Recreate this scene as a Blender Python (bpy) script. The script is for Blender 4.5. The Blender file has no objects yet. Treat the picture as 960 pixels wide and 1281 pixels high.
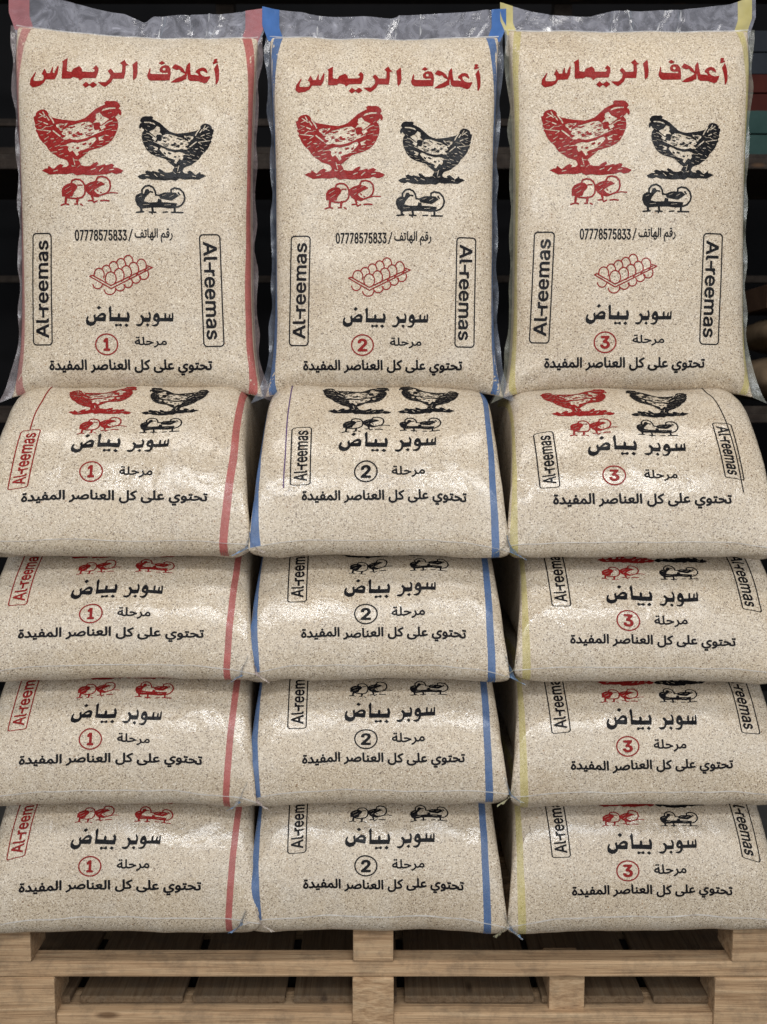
import bpy, bmesh, math, random
import numpy as np
from mathutils import Vector, noise

S = bpy.context.scene
COL = S.collection
R = math.radians

# ------------------------------------------------------------------ camera, world, lamps, exposure
cam = bpy.data.cameras.new("camera")
cam.sensor_fit = 'AUTO'; cam.sensor_width = 36.0
cam.lens = 36.0 * 1300 / 1281
cam.clip_start = 0.05; cam.clip_end = 200
cam_ob = bpy.data.objects.new("camera", cam); COL.objects.link(cam_ob)
cam_ob.location = (0, -2.0, 1.30); cam_ob.rotation_euler = (R(84), 0, 0)
cam.dof.use_dof = True; cam.dof.focus_distance = 2.08; cam.dof.aperture_fstop = 4.0
S.camera = cam_ob

W = bpy.data.worlds.new("World"); S.world = W; W.use_nodes = True
bg = W.node_tree.nodes['Background']
bg.inputs[0].default_value = (0.80, 0.88, 1.0, 1); bg.inputs[1].default_value = 0.34

def lamp(name, loc, target, sx, sy, power, colour):
    l = bpy.data.lights.new(name, 'AREA'); l.shape = 'RECTANGLE'; l.size = sx; l.size_y = sy
    l.energy = power; l.color = colour
    o = bpy.data.objects.new(name, l); COL.objects.link(o); o.location = loc
    o.rotation_euler = (Vector(target) - Vector(loc)).to_track_quat('-Z', 'Y').to_euler()
    return o
lamp("overhead_lamp", (-1.0, -1.7, 4.4), (-0.2, 0.1, 1.0), 1.8, 0.5, 42, (1.0, 0.97, 0.93))
lamp("overhead_lamp", (1.1, -1.6, 4.4), (0.2, 0.1, 1.0), 1.8, 0.5, 42, (1.0, 0.97, 0.93))
lamp("overhead_lamp", (-0.75, -2.8, 2.85), (-0.3, 0, 0.8), 1.1, 0.24, 33, (0.94, 0.97, 1.0))  # lower narrow pair, added to bring sheen to the lying bags
lamp("overhead_lamp", (0.85, -2.75, 2.85), (0.3, 0, 0.8), 1.1, 0.24, 33, (0.94, 0.97, 1.0))
lamp("front_fill_light", (0.0, -4.8, 2.35), (0, 0, 0.7), 8.0, 3.6, 275, (0.97, 0.985, 1.0))  # broad unseen fill, added behind the camera for softer frontal light

S.view_settings.view_transform = 'Standard'; S.view_settings.look = 'None'
S.view_settings.exposure = -0.42; S.view_settings.gamma = 1.0
S.render.engine = 'CYCLES'
S.cycles.max_bounces = 6; S.cycles.transparent_max_bounces = 16
S.cycles.caustics_reflective = False; S.cycles.caustics_refractive = False

# ------------------------------------------------------------------ object helpers
def link(name, mesh, parent=None, mat=None):
    o = bpy.data.objects.new(name, mesh); COL.objects.link(o)
    if parent is not None: o.parent = parent
    if mat is not None:
        mesh.materials.clear(); mesh.materials.append(mat)
    return o
def thing(name, label, cat, loc=(0, 0, 0), group=None):
    o = bpy.data.objects.new(name, None); COL.objects.link(o); o.location = loc
    o.empty_display_size = .05
    tag(o, label, cat, group); return o
def tag(o, label, cat, group=None):
    o['label'] = label; o['category'] = cat
    if group: o['group'] = group
def mesh_from(name, verts, faces, smooth=True):
    me = bpy.data.meshes.new(name); me.from_pydata([tuple(v) for v in verts], [], faces)
    if smooth: me.shade_smooth()
    me.update(); return me
def box(bm, x0, x1, y0, y1, z0, z1, bev=0.003, seg=2, jit=0.0, rnd=None):
    ret = bmesh.ops.create_cube(bm, size=1.0)
    vs = ret['verts']
    for v in vs:
        v.co = Vector(((x0 + x1) / 2 + v.co.x * (x1 - x0), (y0 + y1) / 2 + v.co.y * (y1 - y0), (z0 + z1) / 2 + v.co.z * (z1 - z0)))
        if jit: v.co += Vector((rnd.uniform(-jit, jit), rnd.uniform(-jit, jit), rnd.uniform(-jit, jit)))
    es = list({e for v in vs for e in v.link_edges})
    if bev: bmesh.ops.bevel(bm, geom=es, offset=bev, segments=seg, affect='EDGES', profile=.6)
def bm_mesh(name, bm, smooth=False):
    me = bpy.data.meshes.new(name); bm.to_mesh(me); bm.free()
    if smooth: me.shade_smooth()
    return me

# ------------------------------------------------------------------ material helpers
class N:
    def __init__(s, name):
        s.m = bpy.data.materials.new(name); s.m.use_nodes = True
        s.t = s.m.node_tree; s.t.nodes.clear()
        s.out = s.t.nodes.new('ShaderNodeOutputMaterial')
    def n(s, typ, **kw):
        nd = s.t.nodes.new('ShaderNode' + typ)
        ins = kw.pop('ins', {})
        for k, v in kw.items(): setattr(nd, k, v)
        for k, v in ins.items(): s.set(nd, k, v)
        return nd
    def set(s, nd, k, v):
        i = nd.inputs[k]
        if isinstance(v, bpy.types.NodeSocket): s.t.links.new(v, i)
        elif hasattr(v, 'outputs'): s.t.links.new(v.outputs[0], i)
        else: i.default_value = v
    def ramp(s, fac, stops, interp='LINEAR'):
        nd = s.n('ValToRGB'); cr = nd.color_ramp; cr.interpolation = interp
        while len(cr.elements) < len(stops): cr.elements.new(.5)
        for e, (p, c) in zip(cr.elements, stops):
            e.position = p; e.color = c if len(c) == 4 else (*c, 1)
        s.set(nd, 'Fac', fac); return nd
    def mix(s, fac, a, b, mode='MIX'):
        nd = s.n('Mix', data_type='RGBA', blend_type=mode)
        s.set(nd, 0, fac); s.set(nd, 6, a); s.set(nd, 7, b); return nd.outputs[2]
    def math(s, op, a, b=0.0, c=None, clamp=False):
        nd = s.n('Math', operation=op, use_clamp=clamp); s.set(nd, 0, a); s.set(nd, 1, b)
        if c is not None: s.set(nd, 2, c)
        return nd.outputs[0]
    def coords(s):
        """object coordinates pushed apart per object, so no two bags repeat"""
        tc = s.n('TexCoord'); oi = s.n('ObjectInfo')
        off = s.n('VectorMath', operation='SCALE', ins={0: (37.1, 19.7, 53.3)}); s.set(off, 'Scale', oi.outputs['Random'])
        add = s.n('VectorMath', operation='ADD', ins={0: tc.outputs['Object'], 1: off.outputs[0]})
        return add.outputs[0]
    def surf(s, sh): s.t.links.new(sh.outputs[0] if hasattr(sh, 'outputs') else sh, s.out.inputs[0])

def film_normal(k, co, strength=.5, crease=.055, fine=.05):
    """creases of a tight plastic sleeve: broad dents, long folds and a fine crackle"""
    a = k.n('TexNoise', ins={'Vector': co, 'Scale': 9.0, 'Detail': 2.5, 'Roughness': .5, 'Distortion': .8})
    mp = k.n('Mapping', ins={'Vector': co, 'Scale': (1.0, .45, .45), 'Rotation': (0, .3, .5)})
    b = k.n('TexNoise', noise_type='RIDGED_MULTIFRACTAL', ins={'Vector': mp, 'Scale': 16.0, 'Detail': 3.0, 'Distortion': .5})
    c = k.n('TexNoise', ins={'Vector': co, 'Scale': 150.0, 'Detail': 2.0, 'Roughness': .6})
    h = k.math('ADD', k.math('MULTIPLY', a.outputs[0], .9), k.math('MULTIPLY', b.outputs[0], crease))
    h = k.math('ADD', h, k.math('MULTIPLY', c.outputs[0], fine))
    bp = k.n('Bump', ins={'Height': h, 'Strength': strength, 'Distance': .014})
    return bp.outputs[0]

def grain_colour(k, co):
    v1 = k.n('TexVoronoi', ins={'Vector': co, 'Scale': 600.0, 'Randomness': 1.0})
    sep = k.n('SeparateColor', ins={0: v1.outputs['Color']})
    c = k.ramp(sep.outputs[0], [(0.0, (.13, .095, .068)), (.065, (.22, .168, .12)), (.15, (.355, .282, .202)), (.34, (.445, .362, .260)), (.66, (.495, .41, .302)), (.90, (.555, .472, .365)), (1.0, (.71, .63, .52))])
    v2 = k.n('TexVoronoi', ins={'Vector': co, 'Scale': 190.0})
    sp2 = k.n('SeparateColor', ins={0: v2.outputs['Color']})
    flake = k.math('MULTIPLY', k.math('LESS_THAN', sp2.outputs[1], .04), k.math('LESS_THAN', v2.outputs['Distance'], .33))
    flcol = k.ramp(sp2.outputs[0], [(0, (.10, .055, .028)), (.55, (.28, .16, .075)), (.75, (.75, .66, .5)), (1, (.8, .72, .58))])
    c = k.mix(k.math('MULTIPLY', flake, .8), c.outputs[0], flcol.outputs[0])
    n = k.n('TexNoise', ins={'Vector': co, 'Scale': 5.0, 'Detail': 4.0, 'Roughness': .6})
    tint = k.ramp(n.outputs[0], [(.3, (.90, .865, .82)), (.5, (1, 1, 1)), (.72, (1.0, .97, .92))])
    c = k.mix(1.0, c, tint.outputs[0], 'MULTIPLY')
    return c, v1

def make_grain(name, coat, crease, fine):
    k = N(name); co = k.coords()
    c, v1 = grain_colour(k, co)
    gb = k.n('Bump', ins={'Height': v1.outputs['Distance'], 'Strength': .22, 'Distance': .002, })
    gb.invert = True
    fn = film_normal(k, co, .42, crease, fine)
    # where the film clings the grain shows clean, where it lifts it turns slightly milky
    lift = k.n('TexNoise', ins={'Vector': co, 'Scale': 9.0, 'Detail': 5.0, 'Roughness': .65, 'Distortion': 1.0})
    lf = k.ramp(lift.outputs[0], [(.5, (0, 0, 0)), (.74, (.16, .16, .16))])
    c = k.mix(lf.outputs[0], c, (.66, .63, .58, 1))
    if crease > .1:  # milky fold lines in the colour, also standing in for crease glints
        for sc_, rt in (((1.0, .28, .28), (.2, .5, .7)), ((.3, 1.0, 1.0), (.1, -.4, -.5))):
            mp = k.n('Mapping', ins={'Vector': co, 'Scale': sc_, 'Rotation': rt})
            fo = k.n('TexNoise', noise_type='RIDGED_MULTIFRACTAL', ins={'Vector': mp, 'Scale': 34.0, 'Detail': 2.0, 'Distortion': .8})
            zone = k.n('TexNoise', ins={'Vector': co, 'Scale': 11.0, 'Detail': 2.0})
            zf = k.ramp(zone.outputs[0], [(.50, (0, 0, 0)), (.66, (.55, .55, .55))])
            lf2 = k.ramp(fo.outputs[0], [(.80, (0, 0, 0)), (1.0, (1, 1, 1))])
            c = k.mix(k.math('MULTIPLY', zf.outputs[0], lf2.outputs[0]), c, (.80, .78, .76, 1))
    cr = k.ramp(lift.outputs[0], [(.3, ((.17 if crease < .1 else .10),) * 3), (.7, ((.34 if crease < .1 else .24),) * 3)])
    p = k.n('BsdfPrincipled', ins={'Base Color': c, 'Roughness': .75, 'Specular IOR Level': .25, 'Normal': gb, 'Coat Weight': coat, 'Coat Roughness': cr.outputs[0], 'Coat Normal': fn})
    k.surf(p); return k.m

def make_ink(name, col, wear=.07):
    k = N(name); co = k.coords()
    v = k.n('TexVoronoi', ins={'Vector': co, 'Scale': 600.0})
    sp = k.n('SeparateColor', ins={0: v.outputs['Color']})
    sh = k.ramp(sp.outputs[1], [(0, tuple(x * .7 for x in col)), (.7, col), (1, tuple(min(1, x * 1.25 + .012) for x in col))])
    fn = film_normal(k, co, .42)
    p = k.n('BsdfPrincipled', ins={'Base Color': sh.outputs[0], 'Roughness': .6, 'Specular IOR Level': .04, 'Coat Weight': .08, 'Coat Roughness': .2, 'Coat Normal': fn})
    ns = k.n('TexNoise', ins={'Vector': co, 'Scale': 38.0, 'Detail': 6.0, 'Roughness': .75})
    a = k.ramp(ns.outputs[0], [(.66 - wear, (0, 0, 0)), (.82, (.75, .75, .75))])
    hole = k.math('MULTIPLY', a.outputs[0], k.math('GREATER_THAN', sp.outputs[0], .45))
    tr = k.n('BsdfTransparent')
    mx = k.n('MixShader', ins={0: hole, 1: p, 2: tr}); k.surf(mx); return k.m

def make_stripe(name, col, opacity=.85, hatch=True):
    k = N(name); co = k.coords()
    fn = film_normal(k, co, .42)
    ns = k.n('TexNoise', ins={'Vector': co, 'Scale': 30.0, 'Detail': 4.0})
    c = k.ramp(ns.outputs[0], [(.3, tuple(x * .8 for x in col)), (.7, tuple(min(1, x * 1.15 + .01) for x in col))])
    p = k.n('BsdfPrincipled', ins={'Base Color': c.outputs[0], 'Roughness': .5, 'Specular IOR Level': .2, 'Coat Weight': .4, 'Coat Roughness': .18, 'Coat Normal': fn})
    tr = k.n('BsdfTransparent')
    if hatch:
        wv = k.n('TexWave', wave_type='BANDS', bands_direction='DIAGONAL', ins={'Vector': co, 'Scale': 150.0, 'Distortion': .6})
        f = k.ramp(wv.outputs[1] if len(wv.outputs) > 1 else wv.outputs[0], [(.2, (1 - opacity,) * 3), (.8, (1 - opacity + .25,) * 3)])
        fac = f.outputs[0]
    else: fac = 1 - opacity
    mx = k.n('MixShader', ins={0: fac, 1: p, 2: tr}); k.surf(mx); return k.m

def make_film(name, tint=(.80, .80, .86), body=.16, rough=.13, strength=.9):
    k = N(name); co = k.coords()
    fn = film_normal(k, co, strength, .14, .06)
    gl = k.n('BsdfGlossy', ins={'Color': (1, 1, 1, 1), 'Roughness': rough, 'Normal': fn})
    df = k.n('BsdfDiffuse', ins={'Color': (*tint, 1), 'Normal': fn})
    tl = k.n('BsdfTranslucent', ins={'Color': (*tint, 1), 'Normal': fn})
    dd = k.n('MixShader', ins={0: .4, 1: df, 2: tl})
    tr = k.n('BsdfTransparent', ins={'Color': (.93, .93, .95, 1)})
    ns = k.n('TexNoise', ins={'Vector': co, 'Scale': 26.0, 'Detail': 6.0, 'Roughness': .7, 'Distortion': 1.2})
    hz = k.ramp(ns.outputs[0], [(.35, (body * .5,) * 3), (.62, (body * 1.3,) * 3), (.75, (min(1, body * 2.6),) * 3)])
    a = k.n('MixShader', ins={0: hz.outputs[0], 1: tr, 2: dd})
    fr = k.n('Fresnel', ins={'IOR': 1.5, 'Normal': fn})
    f2 = k.math('MULTIPLY', fr.outputs[0], .55, clamp=True)
    b = k.n('MixShader', ins={0: f2, 1: a, 2: gl}); k.surf(b); return k.m

def make_wood(name, axis, base=((.22, .125, .062), (.42, .272, .152), (.55, .39, .235)), dirt=.55, dark=1.0):
    k = N(name); co = k.coords()
    sc = {'x': (1.6, 55, 55), 'y': (55, 1.6, 55), 'end': (12, 30, 45)}[axis]
    mp = k.n('Mapping', ins={'Vector': co, 'Scale': sc})
    n1 = k.n('TexNoise', ins={'Vector': mp, 'Scale': 1.6, 'Detail': 6.0, 'Roughness': .65, 'Distortion': .5})
    mp2 = k.n('Mapping', ins={'Vector': co, 'Scale': tuple(x * 4 for x in sc)})
    n2 = k.n('TexNoise', ins={'Vector': mp2, 'Scale': 1.5, 'Detail': 3.0})
    f = k.math('ADD', k.math('MULTIPLY', n1.outputs[0], .68), k.math('MULTIPLY', n2.outputs[0], .36))
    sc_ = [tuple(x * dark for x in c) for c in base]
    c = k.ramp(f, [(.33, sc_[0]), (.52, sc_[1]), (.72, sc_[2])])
    kn = k.n('TexVoronoi', ins={'Vector': k.n('Mapping', ins={'Vector': co, 'Scale': {'x': (2.2, 7, 7), 'y': (7, 2.2, 7), 'end': (3, 3, 3)}[axis]}), 'Scale': 1.5})
    kf = k.ramp(kn.outputs['Distance'], [(.05, (.85,) * 3), (.11, (0, 0, 0))])
    c2 = k.mix(kf.outputs[0], c.outputs[0], (.10 * dark, .05 * dark, .022 * dark, 1))
    g = k.n('TexNoise', ins={'Vector': co, 'Scale': 20.0, 'Detail': 7.0, 'Roughness': .75})
    gf = k.ramp(g.outputs[0], [(.46, (0, 0, 0)), (.72, (dirt,) * 3)])
    c3 = k.mix(gf.outputs[0], c2, (.075, .060, .046, 1))
    bp = k.n('Bump', ins={'Height': f, 'Strength': .8, 'Distance': .004})
    p = k.n('BsdfPrincipled', ins={'Base Color': c3, 'Roughness': .78, 'Specular IOR Level': .25, 'Normal': bp})
    k.surf(p); return k.m

def make_plain(name, c0, c1, scale=6.0, rough=.8, bump=.2):
    k = N(name); co = k.coords()
    n = k.n('TexNoise', ins={'Vector': co, 'Scale': scale, 'Detail': 7.0, 'Roughness': .65})
    c = k.ramp(n.outputs[0], [(.3, c0), (.7, c1)])
    bp = k.n('Bump', ins={'Height': n.outputs[0], 'Strength': bump, 'Distance': .01})
    p = k.n('BsdfPrincipled', ins={'Base Color': c.outputs[0], 'Roughness': rough, 'Specular IOR Level': .08, 'Normal': bp}); k.surf(p); return k.m

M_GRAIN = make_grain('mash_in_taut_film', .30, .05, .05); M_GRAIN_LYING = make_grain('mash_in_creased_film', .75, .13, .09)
M_RED = make_ink('red_ink', (.215, .013, .011)); M_BLACK = make_ink('black_ink', (.006, .0055, .0065), .05)
M_STRIPE = {'red': make_stripe('red_film_stripe', (.40, .06, .06), .74), 'blue': make_stripe('blue_film_stripe', (.045, .12, .28), .84), 'yellow': make_stripe('yellow_film_stripe', (.58, .50, .13), .50)}
M_BAND = {'red': make_stripe('red_flap_band', (.40, .12, .125), .52, False), 'blue': make_stripe('blue_flap_band', (.02, .09, .27), .93, False), 'yellow': make_stripe('yellow_flap_band', (.62, .52, .16), .50, False)}
M_FILM = make_film('clear_film', (.70, .69, .78), .32, .15, .34)
M_FINS = {'red': make_film('pinkish_clear_film', (.78, .62, .62),  .16, .2, .35), 'blue': make_film('bluish_clear_film', (.50, .56, .70),  .16, .2, .35), 'yellow': make_film('yellowish_clear_film', (.74, .74, .58),  .16, .2, .35)}
M_EARS = {'red': make_film('pink_crinkled_film', (.80, .66, .64), .42, .14, .8), 'blue': make_film('blue_crinkled_film', (.22, .38, .62), .55, .14, .8), 'yellow': make_film('yellow_crinkled_film', (.78, .74, .46), .45, .14, .8)}
M_FOLD_GLINT = make_film('fold_glint_film', (.92, .91, .90), .40, .12, .9)
M_SEAL = make_film('heat_seal_film', (.86, .83, .78), .48, .2, .5)
M_WOODX = make_wood('pine_along', 'x'); M_WOODY_SHADED = make_wood('shaded_pine_across', 'y', dirt=.55, dark=.33); M_WOODE = make_wood('pine_block', 'end', dirt=.45)  # bottom boards' pine is darkened, recess shade put into its colour
M_DARKWOOD = make_wood('dark_shelf_wood', 'x', base=((.010, .0065, .0045), (.019, .012, .008), (.030, .020, .014)), dirt=.4)
M_FLOOR = make_plain('concrete', (.05, .047, .043), (.09, .085, .078), 3.0)
M_WALL = make_plain('dark_plaster', (.005, .005, .0055), (.009, .0085, .009), 2.0)

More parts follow.
